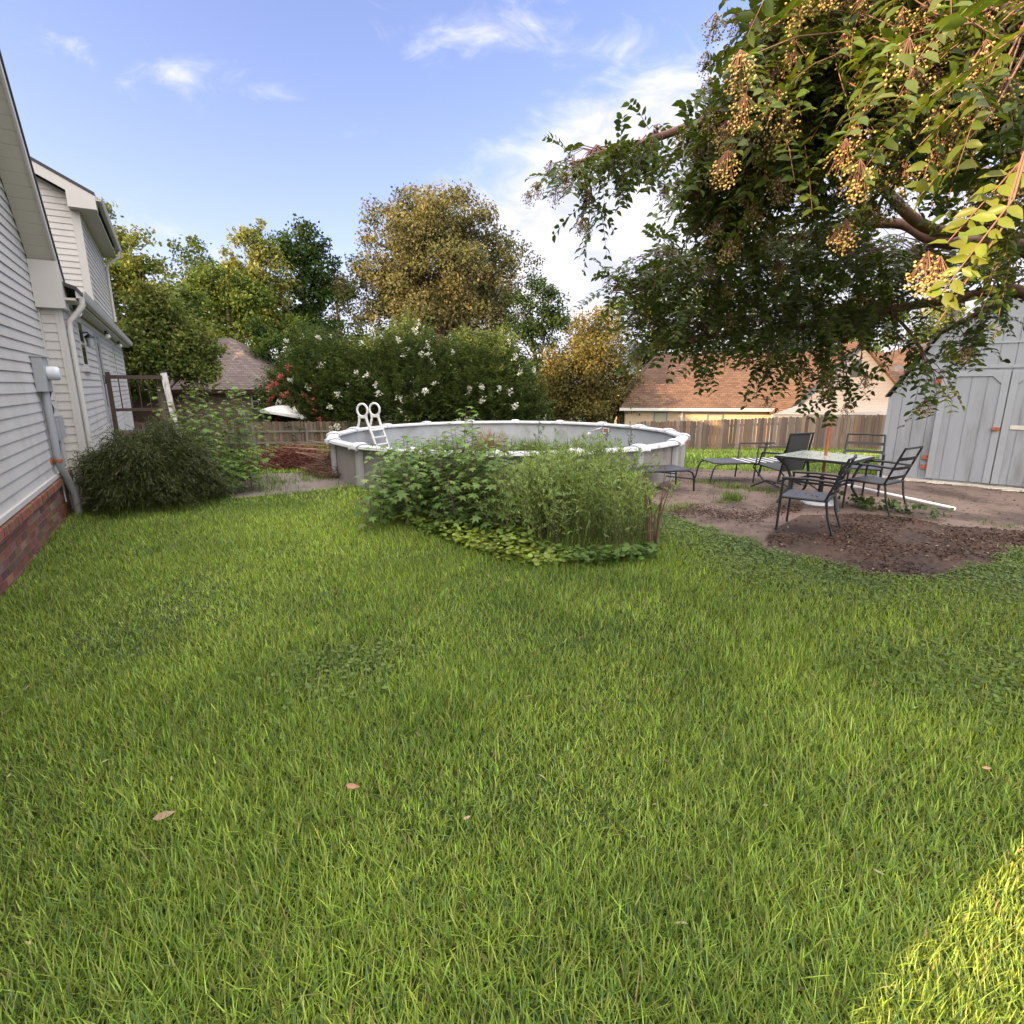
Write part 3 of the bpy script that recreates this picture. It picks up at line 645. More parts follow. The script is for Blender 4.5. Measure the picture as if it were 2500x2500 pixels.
# ================================================================== fences
def fence(name, P0, P1, h, label, rails, style, lift=0):
    root = empty(name, (P0[0], P0[1], tz(P0[0], P0[1])), 0, label, 'fence')
    a = Vector((P0[0], P0[1], 0)); b_ = Vector((P1[0], P1[1], 0)); t = (b_-a).normalized(); L_ = (b_-a).length; nn = Vector((t.y, -t.x, 0))    # nn points to us
    if nn.y > 0: nn = -nn
    mb = MB(); x = 0
    rel = lambda p: p-root.location
    while x < L_:
        wd = .14*random.uniform(.93, 1.02); p = a+t*(x+wd/2); zb = tz(p.x, p.y)+random.uniform(-.01, .02)+lift; hh = h(x/L_)+random.uniform(-.025, .025)
        g = random.choice([1.25, 1, .85, .7, 1.5]) if style == 'old' else random.uniform(.7, 1.25)
        mb.col = tuple(c*g*random.uniform(.9, 1.1) for c in ((.135, .10, .08) if random.random() < .75 else (.125, .075, .05)))
        le = random.uniform(-.012, .012); c = .032; d0 = nn*random.uniform(-.004, .004)
        if name == 'lawn_shade_fence': wd, le, d0 = .17, 0, nn*(.022*(int(x/.145) % 2))
        base = rel(p+d0); up_ = Vector((0, 0, 1)); w2 = wd/2-.003
        poly = [base-t*w2+up_*zb, base+t*w2+up_*zb, base+t*(w2+le)+up_*(zb+hh-c), base+t*(w2-c+le)+up_*(zb+hh), base-t*(w2-c-le)+up_*(zb+hh), base-t*(w2-le)+up_*(zb+hh-c)]
        mb.prism(poly, nn*.018); x += .145
    mb.build('pickets', M['fence'], root)
    for f in rails:
        mb = MB(); k = 12
        for i in range(k):
            p = a+t*(L_*i/k); q = a+t*(L_*(i+1)/k); o_ = nn*.045*style_side(style)
            mb.beam(rel(p+o_)+Vector((0, 0, tz(p.x, p.y)+lift+h(i/k)*f)), rel(q+o_)+Vector((0, 0, tz(q.x, q.y)+lift+h((i+1)/k)*f)), .045, .09)
        mb.build('rail', M['rail_wood'], root)
    x = .5
    while x < L_:
        p = a+t*x+nn*.09*style_side(style); z = tz(p.x, p.y)+lift; mb = MB(); mb.box(tuple(rel(p)+Vector((0, 0, z+h(x/L_)*.46))), (.09, .09, h(x/L_)*.96)); mb.build('post', M['rail_wood'], root); x += 2.44
    return root
def style_side(s): return 1 if s == 'rails' else -1
fence('back_fence', (-17.5, 25.3), (3.0, 27.0), lambda q: 1.32+.12*q, 'weathered dark plank fence with two long rails facing us, behind the pool ladder', (.66, .27), 'rails')
fence('lawn_shade_fence', tuple(hp(7.17, .02, 0))[:2], tuple(hp(8.62, .02, 0))[:2], lambda q: 2.3, 'unseen plank fence added at the near house corner to shade the lawn', (.8, .2), 'old')  # added out of view, only to keep sun off the near lawn
fence('side_fence', (5.6, 24.6), (17.5, 23.6), lambda q: 1.30+.34*q, 'old grey brown picket fence in front of the tan roofed house', (.8, .2), 'old')

# ================================================================== shed
SO = Vector((6.95, 10.2, 0)); SD = Vector((.74, -.672, 0)).normalized(); SN = Vector((-SD.y*-1, SD.x*-1, 0)); SN = Vector((SD.y, -SD.x, 0))
def sp(s, o, z): return SO+SD*s+SN*o+Vector((0, 0, z))
shed = empty('shed', SO, 0, 'blue grey painted wooden garden shed with double doors beside the patio', 'shed')
def sb(mb, name, m, parent=None, bevel=0):
    mb.v = [tuple(Vector(q)-SO) for q in mb.v]; return mb.build(name, m, parent or shed, bevel)
SWD = 3.3; SPK = 1.78; RS = 1.74; SZE = 1.50
def srk(s): return SZE+min(s+.06, SWD+.06-s)*(RS)
zp = 1.50+.62*RS; s2 = .56                                  # lower steep pitch then a flatter one (barn roof)
prof = [(-.06, SZE), (.60, 2.62), (SWD/2, 3.25), (SWD-.6, 2.62), (SWD+.06, SZE)]
mb = MB()
mb.prism([sp(0, 0, -.05), sp(SWD, 0, -.05), sp(SWD, 0, SZE), sp(SWD-.6, 0, 2.56), sp(SWD/2, 0, 3.2), sp(.6, 0, 2.56), sp(0, 0, SZE)], SN*-3.2)
def ztop(s):
    s = min(s, SWD-s); return SZE+s*(2.56-SZE)/.6 if s < .6 else 2.56+(s-.6)*(3.2-2.56)/(SWD/2-.6)
x = 0; gw = .203
while x < SWD-.01:                                          # grooved sheet siding, board by board
    e = min(x+gw-.012, SWD)
    for za, zb in ((.02, None),):
        mb.prism([sp(x, .001, .06), sp(e, .001, .06), sp(e, .001, ztop(e)-.02), sp(x, .001, ztop(x)-.02)] if not (x < .6 < e or x < SWD/2 < e or x < SWD-.6 < e) else
                 [sp(x, .001, .06), sp(e, .001, .06), sp(e, .001, min(ztop(e), ztop(x)+.0)-.02 if x >= SWD/2 else ztop(e)-.02), sp((x+e)/2, .001, min(ztop((x+e)/2), max(ztop(x), ztop(e)))-.02), sp(x, .001, ztop(x)-.02)], SN*.011)
    x += gw
sb(mb, 'wall', M['shed'])
mb = MB()
mb.span((.0, .013, 2.385), (SWD, .028, 2.415), sp)          # sheet joint flashing
mb.span((.0, .013, 1.995), (SWD, .03, 2.05), sp); mb.span((-.01, -.02, .02), (.055, .026, 1.5), sp); mb.span((SWD-.055, -.02, .02), (SWD+.01, .026, 1.5), sp)
sb(mb, 'trim', M['shed_trim'])
mb = MB()
for (a, za), (b_, zb) in zip(prof[:-1], prof[1:]):
    mb.hexa([sp(a, .10, za), sp(b_, .10, zb), sp(b_, -3.4, zb), sp(a, -3.4, za), sp(a, .10, za+.035), sp(b_, .10, zb+.035), sp(b_, -3.4, zb+.035), sp(a, -3.4, za+.035)])
sb(mb, 'roof', M['shingle_dark'])
mb = MB(); mb.span((.02, -.02, -.08), (SWD-.02, .03, .055), sp); sb(mb, 'sill_board', M['bare'])
def shed_door(s0, s1, name='door'):
    mb = MB(); z0, z1 = .09, 1.955
    x = s0
    while x < s1-.01:
        e = min(x+.195, s1); mb.prism([sp(x, .013, z0), sp(e-.01, .013, z0), sp(e-.01, .013, z1), sp(x, .013, z1)], SN*.022); x += .205
    mb.span((s0, .012, z0), (s1, .026, z1), sp)
    d_ = sb(mb, name, M['shed'])
    mb = MB(); w_ = .095
    for a, b_ in (((s0, .036, z0), (s0+w_, .054, z1)), ((s1-w_, .036, z0), (s1, .054, z1)), ((s0+w_, .036, z1-w_), (s1-w_, .054, z1))): mb.span(a, b_, sp)
    for sg, e in ((s0+w_, 1), (s1-w_, -1)):
        mb.prism([sp(sg, .0365, z1-w_), sp(sg, .0365, z1-w_-.12), sp(sg+e*.12, .0365, z1-w_)], SN*.018)
    sb(mb, 'door_frame', M['shed_trim'], d_, .004)
    return d_
d1 = shed_door(.72, 1.60); d2 = shed_door(1.615, 2.52)
mb = MB(); mb.span((1.49, .055, .98), (1.60, .075, 1.035), sp); mb.span((1.50, .075, .99), (1.54, .10, 1.02), sp); sb(mb, 'latch', M['rust'], d1)
mb = MB(); mb.span((1.72, .036, 1.01), (2.42, .05, 1.075), sp); sb(mb, 'brace', M['bare'], d2)
for z in (.25, .42, 1.75):
    mb = MB(); mb.span((.63, .03, z), (.70, .045, z+.07), sp); mb.tube([sp(.715, .05, z-.02), sp(.715, .05, z+.09)], .01, 6); sb(mb, 'hinge', M['rust'], d1)
mb = MB()
for i in range(26):
    s = random.uniform(.4, 2.9); c = sp(s, random.uniform(.06, .2), .02+random.uniform(0, .02)); mb.box(tuple(c), (random.uniform(.05, .28), random.uniform(.02, .05), .012), lambda *q: Vector(q))
mb.v = [tuple(q) for q in mb.v]; tag(mb.build('wood_scraps', M['bare']), 'pale rotten board scraps lying along the foot of the shed doors', 'scraps', kind='stuff')

# ================================================================== neighbouring houses
def box_house(): pass
def nb(root, mb, name, m, parent=None, bevel=0):
    mb.v = [tuple(Vector(q)-root.location) for q in mb.v]; return mb.build(name, m, parent or root, bevel)
# right: long tan roof, cream wall, cross gable with vent, tin patio roof
A0 = at(1518, 992, 33); A1 = at(1890, 1001, 32.0); zE = (A0.z+A1.z)/2
e_ = (A1-A0); e_.z = 0; eu = e_.normalized(); nu = Vector((-eu.y, eu.x, 0))
hr = empty('tan_roofed_house', (A0.x, A0.y, tz(A0.x, A0.y)), 0, 'low cream house with long tan shingle roof behind the right hand fence', 'house')
def rp(a, d_, z): return Vector((A0.x, A0.y, 0))+eu*a+nu*d_+Vector((0, 0, z))
LW = e_.length; zG = -2.6; zR = zE+3.35
mb = MB(); siding(mb, lambda s, o, z: rp(s, .45-o, z), lambda z: .3, lambda z: LW+6, zG, zE-.12, .18)
mb.add([rp(.3, .45, zG), rp(LW+9, .45, zG), rp(LW+9, .45, zE), rp(.3, .45, zE)], [(0, 1, 2, 3)])
mb.prism([rp(.3, .45, zG), rp(.3, .45, zE), rp(.3, 5, zR-.35), rp(.3, 9.5, zE), rp(.3, 9.5, zG)], eu*-.05)
nb(hr, mb, 'wall', M['lap_cream'])
HR_ = 2.55
mb = MB(); top = 4.9
mb.add([rp(-.1, 0, zE), rp(LW+8, 0, zE), rp(LW+8, top, zR), rp(HR_, top, zR), rp(-.1, 2*top, zE)], [(0, 1, 2, 3), (0, 3, 4)])
mb.add([rp(-.1, 2*top, zE), rp(HR_, top, zR), rp(LW+8, top, zR), rp(LW+8, 2*top, zE)], [(0, 1, 2, 3)])
nb(hr, mb, 'roof', M['roof_brown'])
mb = MB(); mb.hexa([rp(-.12, -.02, zE-.17), rp(LW+.05, -.02, zE-.17), rp(LW+.05, .06, zE-.17), rp(-.12, .06, zE-.17), rp(-.12, -.02, zE-.004), rp(LW+.05, -.02, zE-.004), rp(LW+.05, .06, zE-.004), rp(-.12, .06, zE-.004)]); nb(hr, mb, 'fascia', M['trim'])
mb = MB(); mb.hexa([rp(-.1, .06, zE-.15), rp(LW, .06, zE-.15), rp(LW, .45, zE-.15), rp(-.1, .45, zE-.15), rp(-.1, .06, zE-.13), rp(LW, .06, zE-.13), rp(LW, .45, zE-.13), rp(-.1, .45, zE-.13)]); nb(hr, mb, 'soffit', M['soffit'])
def rwin(u0, u1, v0, v1, m_):
    def pa(u, v):
        r = ray(u, v); rv = Vector((r[0], r[1], 0)); q = Vector((A0.x, A0.y, 0)); t = (nu.dot(q)+.45)/nu.dot(rv); return (rv*t-q).dot(eu), CH+r[2]*t
    a, z1 = pa(u0, v0); b_, z0 = pa(u1, v1)
    mb = MB()
    fr = lambda s, o, z: rp(s, .45-o, z)
    for p, q in (((a-.07, .0, z0-.07), (b_+.07, .06, z0)), ((a-.07, .0, z1), (b_+.07, .06, z1+.07)), ((a-.07, 0, z0), (a, .06, z1)), ((b_, 0, z0), (b_+.07, .06, z1))): mb.span(p, q, fr)
    wd = nb(hr, mb, 'window', M['lap_grey']); mb = MB(); mb.span((a+.003, 0, (z0+z1)/2+.02), (b_-.003, .035, z1-.003), fr); nb(hr, mb, 'pane', M[m_], wd)
    mb = MB(); mb.span((a+.003, 0, z0+.003), (b_-.003, .03, (z0+z1)/2-.02), fr); nb(hr, mb, 'pane', M['glass'] if m_ == 'glass_warm' else M[m_], wd)
    mb = MB(); mb.span((a+.003, .0, (z0+z1)/2-.02), (b_-.003, .05, (z0+z1)/2+.02), fr); nb(hr, mb, 'sash', M['trim'], wd)
rwin(1599, 1624, 1008, 1052, 'glass_warm'); rwin(1729, 1758, 1013, 1062, 'glass_warm')
p0 = gr(1664, 1000, zE)
mb = MB(); c0 = 0.0
def ra(u):
    r = ray(u, 1000); rv = Vector((r[0], r[1], 0)); q = Vector((A0.x, A0.y, 0)); t = (nu.dot(q)+.40)/nu.dot(rv); return (rv*t-q).dot(eu)
c0 = ra(1665); mb.hexa([rp(c0-.06, .32, zG), rp(c0+.06, .32, zG), rp(c0+.06, .44, zG), rp(c0-.06, .44, zG), rp(c0-.06, .32, zE-.17), rp(c0+.06, .32, zE-.17), rp(c0+.06, .44, zE-.17), rp(c0-.06, .44, zE-.17)]); nb(hr, mb, 'downspout', M['trim'])
# cross gable
g0 = LW+.1; gw_ = 6.6; gz = zE+3.5; gd = -1.6
mb = MB(); siding(mb, lambda s, o, z: rp(s, gd-o, z), lambda z: g0+max(0, (z-zE)/(gz-zE))*gw_/2, lambda z: g0+gw_-max(0, (z-zE)/(gz-zE))*gw_/2, zG, gz-.1, .20)
mb.prism([rp(g0, gd, zG), rp(g0, gd, zE), rp(g0+gw_/2, gd, gz), rp(g0+gw_, gd, zE), rp(g0+gw_, gd, zG)], nu*4)
nb(hr, mb, 'gable_wall', M['lap_grey'])
mb = MB()
for sgn in (-1, 1):
    x0 = g0+gw_/2+sgn*(gw_/2+.3); z0 = zE-.3*(gz-zE)/(gw_/2); xm = g0+gw_/2
    mb.hexa([rp(x0, gd-.3, z0), rp(xm, gd-.3, gz+.02), rp(xm, top, gz+.02), rp(x0, top, z0), rp(x0, gd-.3, z0+.09), rp(xm, gd-.3, gz+.11), rp(xm, top, gz+.11), rp(x0, top, z0+.09)])
nb(hr, mb, 'gable_roof', M['roof_brown'])
mb = MB(); gv = g0+gw_*.5; mb.span((gv-.26, -gd+.0, gz-1.75), (gv+.20, -gd+.05, gz-.85), lambda s, o, z: rp(s, -o, z)); nb(hr, mb, 'gable_vent', M['darkgrey'])
# right hand roof with its lit hip, and the tin roof below
mb = MB(); q0 = at(2060, 958, 31.5); q1 = at(2190, 958, 31.5); q2 = at(2175, 880, 35); q3 = at(2080, 880, 35)
mb.add([q0, at(2330, 958, 31.5), q2, q3], [(0, 1, 2, 3)]); mb.add([at(2330, 958, 31.5), at(2330, 820, 37), q2], [(0, 1, 2)])
mb.add([q2, at(2330, 820, 37), q2+Vector((0, 6, -3)), q3+Vector((0, 6, -3)), q3], [(0, 1, 2, 3, 4)])
nb(hr, mb, 'rear_roof', M['roof_brown'])
mb = MB(); t0 = at(1888, 1012, 28.0); t1 = at(2180, 1012, 28.0); t3 = at(2052, 953, 31.4); t2 = at(2180, 953, 31.4)
k = 16; rows = []
lo = [t0.lerp(t1, i/k) for i in range(k+1)]
poly = [at(1888, 1012, 28), at(2190, 1014, 28), at(2190, 955, 31.3), at(2042, 955, 31.3)]
for i in range(14):
    f0, f1 = i/14, (i+1)/14; a0 = poly[0].lerp(poly[3], f0); b0 = poly[1].lerp(poly[2], f0); a1 = poly[0].lerp(poly[3], f1); b1 = poly[1].lerp(poly[2], f1)
    mb.add([a0+Vector((0, 0, .03)), b0+Vector((0, 0, .03)), b1, a1, a0, b0], [(0, 1, 2, 3), (4, 5, 1, 0)])
mb.hexa([poly[0]+Vector((0, .05, -.14)), poly[1]+Vector((0, .05, -.14)), poly[1]+Vector((0, .15, -.14)), poly[0]+Vector((0, .15, -.14)), poly[0]+Vector((0, .05, -.01)), poly[1]+Vector((0, .05, -.01)), poly[1]+Vector((0, .15, -.01)), poly[0]+Vector((0, .15, -.01))])
nb(hr, mb, 'tin_roof', M['tin'])
for i in range(3):
    p = poly[0].lerp(poly[1], i/2)+Vector((0, .1, 0)); mb = MB(); mb.tube([p+Vector((0, 0, -.02)), Vector((p.x, p.y, tz(p.x, p.y)))], .06, 8); nb(hr, mb, 'porch_post', M['trim'])
# left: brick house with hip roof
B0 = at(545, 953, 31.5); B1 = at(680, 951, 31.0)
zB = B1.z; bx1 = B1.x; by = 31.0; bx0 = bx1-9; dpt = 9.0; ov = .45
hl = empty('brick_house', (bx1-4, by, tz(bx1-4, by)), 0, 'small brown brick house with mauve grey hip roof beyond the back fence', 'house')
mb = MB(); mb.prism([(bx0, by+ov, -3), (bx1-ov, by+ov, -3), (bx1-ov, by+dpt-ov, -3), (bx0, by+dpt-ov, -3)], (0, 0, 3+zB-.1)); o = nb(hl, mb, 'wall', M['brick_far'])
me = o.data; uvl = me.uv_layers.new(name='UVMap')
for l in me.loops:
    p = me.vertices[l.vertex_index].co; uvl.data[l.index].uv = (p.x+p.y, p.z)
mb = MB(); zk = zB+3.1; rx = bx1-dpt/2
mb.add([(bx0, by, zB), (bx1, by, zB), (bx1, by+dpt, zB), (bx0, by+dpt, zB), (rx, by+dpt/2, zk), (bx0, by+dpt/2, zk)], [(0, 1, 4, 5), (1, 2, 4), (2, 3, 5, 4)]); nb(hl, mb, 'roof', M['roof_grey'])
mb = MB(); mb.box(((bx0+bx1)/2, by+.06, zB-.12), (bx1-bx0, .08, .22)); mb.box((bx1-.06, by+dpt/2, zB-.12), (.08, dpt-.2, .22)); nb(hl, mb, 'fascia', M['brown_metal'])
wa = at(616, 962, by+ov); wb = at(645, 996, by+ov)
mb = MB(); f = .07
for c, d_ in ((((wa.x+wb.x)/2, by+ov-.03, wa.z+f/2), (wb.x-wa.x+2*f, .1, f)), (((wa.x+wb.x)/2, by+ov-.03, wb.z-f/2), (wb.x-wa.x+2*f, .1, f)), ((wa.x-f/2, by+ov-.03, (wa.z+wb.z)/2), (f, .1, wa.z-wb.z)), ((wb.x+f/2, by+ov-.03, (wa.z+wb.z)/2), (f, .1, wa.z-wb.z)), (((wa.x+wb.x)/2, by+ov-.04, (wa.z+wb.z)/2), (wb.x-wa.x, .06, .05))): mb.box(c, d_)
wd = nb(hl, mb, 'window', M['trim']); mb = MB(); mb.box(((wa.x+wb.x)/2, by+ov-.005, (wa.z+wb.z)/2), (wb.x-wa.x-.004, .04, wa.z-wb.z-.004)); nb(hl, mb, 'pane', M['glass'], wd)
# umbrella in the neighbour's yard
uc = at(700, 988, 26.7); pu = empty('patio_umbrella', (uc.x, uc.y, tz(uc.x, uc.y)), 0, 'open white canvas umbrella standing in front of the brick house', 'umbrella')
mb = MB(); k = 8; tilt = Matrix.Rotation(R(9), 3, 'Y') @ Matrix.Rotation(R(-8), 3, 'X'); top_ = uc.z-pu.location.z
pts = lambda r, z, j: tilt @ Vector((r*math.cos(2*math.pi*(j+.5)/k), r*math.sin(2*math.pi*(j+.5)/k), z))+Vector((0, 0, top_))
vs = [tilt @ Vector((0, 0, 0))+Vector((0, 0, top_))]; fs = []
for r, z in ((.4, -.10), (.8, -.27), (1.13, -.46), (1.13, -.58)): vs += [pts(r, z, j) for j in range(k)]
for j in range(k): fs.append((0, 1+j, 1+(j+1) % k))
for q in range(3):
    for j in range(k): fs.append((1+q*k+j, 1+(q+1)*k+j, 1+(q+1)*k+(j+1) % k, 1+q*k+(j+1) % k))
mb.add(vs, fs); mb.build('canopy', M['canvas'], pu)
mb = MB(); mb.tube([(0, 0, 0), (0, 0, top_+.05)], .025, 8); mb.build('pole', M['trim'], pu)
for j in range(k):
    mb = MB(); mb.tube([tilt @ Vector((0, 0, -.04))+Vector((0, 0, top_)), pts(1.12, -.485, j)], .012, 5); mb.build('rib', M['trim'], pu)
# covered grills
for i, (u, wd_, h_, lb) in enumerate(((598, 1.0, .95, 'black covered grill nearer the deck, behind the plank fence'), (638, 1.15, 1.05, 'wider black covered grill beside the white umbrella'))):
    p = at(u, 1026, 28.6); z0 = tz(p.x, p.y); g = empty('covered_grill', (p.x, p.y, z0), R(10*i), lb, 'grill', 'covered grills')
    hgt = at(u, 1018, 28.6).z-z0; mb = MB(); rings = [(1, 0), (1.02, .55), (.96, .72), (.62, .9), (.3, .98), (0.02, 1)]
    vs = []; k = 16
    for sc_, zz in rings:
        for j in range(k):
            a = 2*math.pi*j/k; cx, sy = math.cos(a), math.sin(a); e = 3.0; q = (abs(cx)**e+abs(sy)**e)**(-1/e); vs.append((cx*q*wd_/2*sc_*(1+.04*math.sin(5*a+zz*9)), sy*q*.35*sc_, zz*hgt))
    mb.add(vs, [(r_*k+j, r_*k+(j+1) % k, (r_+1)*k+(j+1) % k, (r_+1)*k+j) for r_ in range(5) for j in range(k)], True); mb.build('cover', M['cover_black'], g)
    for sx_ in (-1, 1):
        mb = MB(); mb.tube([(sx_*wd_*.42, -.3, .09), (sx_*wd_*.42, -.36, .09)], .09, 12); mb.build('wheel', M['black'], g)
# ================================================================== patio furniture
def chair(loc, face, label, slats=True, group='black metal patio chairs'):
    """armchair, local -Y is the way it faces"""
    rz = math.atan2(face[1], face[0])+math.pi/2
    c = empty('patio_chair', (loc[0], loc[1], .02), rz, label, 'chair', group); w_, t = .27, .014
    for sx_ in (-1, 1):
        x = sx_*w_
        mb = MB(); mb.tube([(x, -.27, 0), (x, -.26, .42), (x, -.25, .64)], t, 8); mb.build('leg', M['black'], c)
        mb = MB(); mb.tube([(x, .33, 0), (x, .25, .22), (x, .22, .40)], t, 8); mb.build('leg', M['black'], c)
        mb = MB(); mb.tube([(x, -.27, .64), (x, .0, .65), (x, .27, .635)], [t, t*1.15, t], 8); mb.build('armrest', M['darkgrey'], c)
    mb = MB()
    bk = lambda z: .20+(z-.40)*.36
    for sx_ in (-1, 1): mb.tube([(sx_*w_, .20, .40), (sx_*w_, bk(.65), .65), (sx_*(w_-.01), bk(.90), .90)], t, 8)
    mb.tube([(-w_+.01, bk(.9), .90), (0, bk(.9)+.03, .905), (w_-.01, bk(.9), .90)], t, 8)
    mb.build('back_frame', M['black'], c)
    if slats:
        for z in (.50, .63, .76):
            mb = MB(); k = 6; vs = []
            for i in range(k+1):
                x = -w_+2*w_*i/k; bo = .035*(1-(2*i/k-1)**2)
                for dz_, e in ((-.022, 0), (.022, 0)): vs += [(x, bk(z+dz_)+bo, z+dz_), (x, bk(z+dz_)+bo+.008, z+dz_)]
            fs = []
            for i in range(k): q = 4*i; fs += [(q, q+4, q+6, q+2), (q+1, q+3, q+7, q+5), (q+2, q+6, q+7, q+3), (q, q+1, q+5, q+4)]
            mb.add(vs, fs); mb.build('back_slat', M['black'], c)
    mb = MB(); mb.box((0, -.02, .415), (.52, .48, .022)); s = mb.build('seat', M['seat'], c, .006)
    mb = MB()
    for a, b_ in (((-w_, -.26, .41), (w_, -.26, .41)), ((-w_, .22, .41), (w_, .22, .41)), ((-w_, -.26, .41), (-w_, .22, .41)), ((w_, -.26, .41), (w_, .22, .41))): mb.tube([a, b_], .013, 8)
    mb.build('seat_frame', M['black'], c)
    return c
c1 = chair((3.56, 6.36), (-.78, .62), 'black patio armchair standing alone on the brown soil in front of the table')
c2 = chair((5.05, 7.42), (-.56, .83), 'black slat backed patio armchair pulled up to the table on the shed side')
c3 = chair((5.66, 8.72), (-.55, -.84), 'black slat backed patio armchair behind the table, facing the lawn')
def dead_leaves(name, pts_, size, cols, label, cat, kind=None):
    P_ = np.array(pts_); k = len(P_); ax = RNG.normal(0, 1, (k, 3)); ax[:, 2] *= .25; nr = RNG.normal(0, .35, (k, 3)); nr[:, 2] += 1
    o = leaves(name, P_, ax, nr, size*RNG.uniform(.6, 1.3, k), size*RNG.uniform(.3, .6, k), lerp_cols(k, *cols), M['litter'], None, 'leaf'); return tag(o, label, cat, kind=kind)
# table
TC = Vector((4.52, 7.83, .015)); TR = R(40)
tb = empty('patio_table', TC, TR, 'square patio table with pale frosted glass top and dark metal legs', 'table'); h_ = .48
mb = MB(); mb.box((0, 0, .705), (h_*2, h_*2, .012)); mb.build('tabletop', M['table_glass'], tb, .003)
mb = MB()
for a, b_ in (((-h_, -h_), (h_, -h_)), ((h_, -h_), (h_, h_)), ((h_, h_), (-h_, h_)), ((-h_, h_), (-h_, -h_))): mb.beam((*a, .69), (*b_, .69), .03, .034)
mb.build('top_frame', M['darkgrey'], tb)
for sx_ in (-1, 1):
    for sy in (-1, 1):
        mb = MB(); mb.tube([(sx_*(h_-.02), sy*(h_-.02), .675), (sx_*.36, sy*.36, .56), (sx_*.31, sy*.31, .40), (sx_*.31, sy*.31, .25), (sx_*.38, sy*.38, .1), (sx_*.42, sy*.42, 0)], .02, 8); mb.build('leg', M['darkgrey'], tb)
mb = MB()
for i in range(4):
    a = (.31*(1 if i in (0, 3) else -1), .31*(1 if i < 2 else -1), .34); j = (i+1) % 4; b_ = (.31*(1 if j in (0, 3) else -1), .31*(1 if j < 2 else -1), .34); mb.beam(a, b_, .02, .03)
mb.build('stretcher', M['darkgrey'], tb)
pole = empty('umbrella_pole', (TC.x+.02, TC.y+.02, .02), 0, 'rusty orange umbrella pole without its canopy, stuck through the table', 'umbrella pole')
mb = MB(); mb.tube([(0, 0, .05), (.012, .0, 1.18)], .021, 10); mb.build('pole', M['rust'], pole)
mb = MB(); mb.tube([(0, 0, 0), (0, 0, .03), (0, 0, .05)], [.24, .235, .08], 20); mb.build('base', M['galv_light'], pole)
mb = MB(); mb.tube([(0, 0, .05), (0, 0, .40)], .034, 10); mb.build('sleeve', M['black'], pole)
f_ = Vector((-.78, .62, 0))
dead_leaves('dead_leaves', [(3.56+random.gauss(0, .10), 6.36+random.gauss(0, .10), .45) for _ in range(22)]+[], .035, ((.10, .05, .035), (.2, .12, .08)), 'dry brown leaves scattered on the seat of the front patio chair', 'leaves', 'stuff')
dead_leaves('dead_leaves', [(TC.x+random.uniform(-.38, .38), TC.y+random.uniform(-.38, .38), .73) for _ in range(46)], .028, ((.09, .05, .03), (.2, .14, .08)), 'dry brown leaf scraps lying on the glass table top', 'leaves', 'stuff')
# sling chair with mesh back
rz = math.atan2(-.35, -.9)+math.pi/2
sc = empty('sling_chair', (4.52, 8.86, .01), R(25), 'dark sling chair with see through mesh back and sled base, left of the table', 'chair')
def pan(name, a, b_, c_, d_, m, th):
    mb = MB(); mb.prism([a, b_, c_, d_], th); return mb.build(name, m, sc)
pan('backrest', (-.24, -.10, .36), (.24, -.10, .36), (.22, -.20, .95), (-.22, -.20, .95), M['mesh'], (0, .01, 0))
pan('seat', (-.24, -.10, .36), (.24, -.10, .36), (.24, .38, .42), (-.24, .38, .42), M['mesh'], (0, 0, -.012))
for sx_ in (-1, 1):
    x = sx_*.265; mb = MB(); mb.tube([(x, -.21, .97), (x, -.10, .36), (x, .40, .42), (x, .44, .36), (x, .2, .16), (x, -.1, .1)], .014, 8); mb.build('side_frame', M['black'], sc)
    mb = MB(); mb.tube([(x, -.5, .02), (x, -.2, .16), (x, .15, .17), (x, .45, .02)], .015, 8); mb.tube([(x*.6, -.5, .02), (x, -.5, .02)], .013, 8); mb.build('runner', M['darkgrey'], sc)
    mb = MB(); mb.tube([(x, -.17, .64), (x, .28, .62), (x, .34, .41)], .014, 8); mb.build('armrest', M['black'], sc)
mb = MB(); mb.tube([(-.265, -.21, .96), (.265, -.21, .96)], .014, 8); mb.tube([(-.265, .42, .40), (.265, .42, .40)], .014, 8); mb.build('cross_bar', M['black'], sc)
# chaise lounge with black and white straps, arms
CH0 = Vector((3.52, 9.86, .012)); ca_ = math.atan2(.10, 1.0)
chs = empty('chaise_lounge', CH0, ca_, 'long chaise lounge with black and white straps and square metal arms on the patio', 'lounge chair', 'chaise lounges')
Lc = 1.95; wy = .30
for sy in (-1, 1):
    y = sy*wy
    mb = MB(); mb.tube([(-.02, y, 0), (.02, y, .20), (.06, y, .30), (.16, y, .345), (1.2, y, .345), (Lc, y, .36)], .016, 8); mb.build('side_rail', M['black'], chs)
    mb = MB(); mb.tube([(.78, y*1.08, 0), (.82, y*1.08, .64), (1.5, y*1.08, .64)], .015, 8); mb.build('arm_frame', M['black'], chs)
    mb = MB(); mb.tube([(1.25, y*1.08, 0), (1.36, y*1.1, .66)], .022, 8); mb.build('leg', M['darkgrey'], chs)
mb = MB(); mb.box((.36, 0, .352), (.62, .56, .02)); mb.build('leg_panel', M['seat'], chs, .004)
for i in range(17):
    x = .70+i*.074
    mb = MB(); z = .355 if x < 1.25 else .36; mb.box((x, 0, z), (.046, .61, .014)); mb.build('strap', M['strap_white'] if i % 2 == 0 else M['black'], chs)
mb = MB(); mb.tube([(1.2, -wy, .345), (1.2, wy, .345)], .013, 8); mb.tube([(.16, -wy, .33), (.16, wy, .33)], .013, 8); mb.tube([(Lc, -wy, .36), (Lc, wy, .36)], .013, 8); mb.build('cross_bar', M['black'], chs)
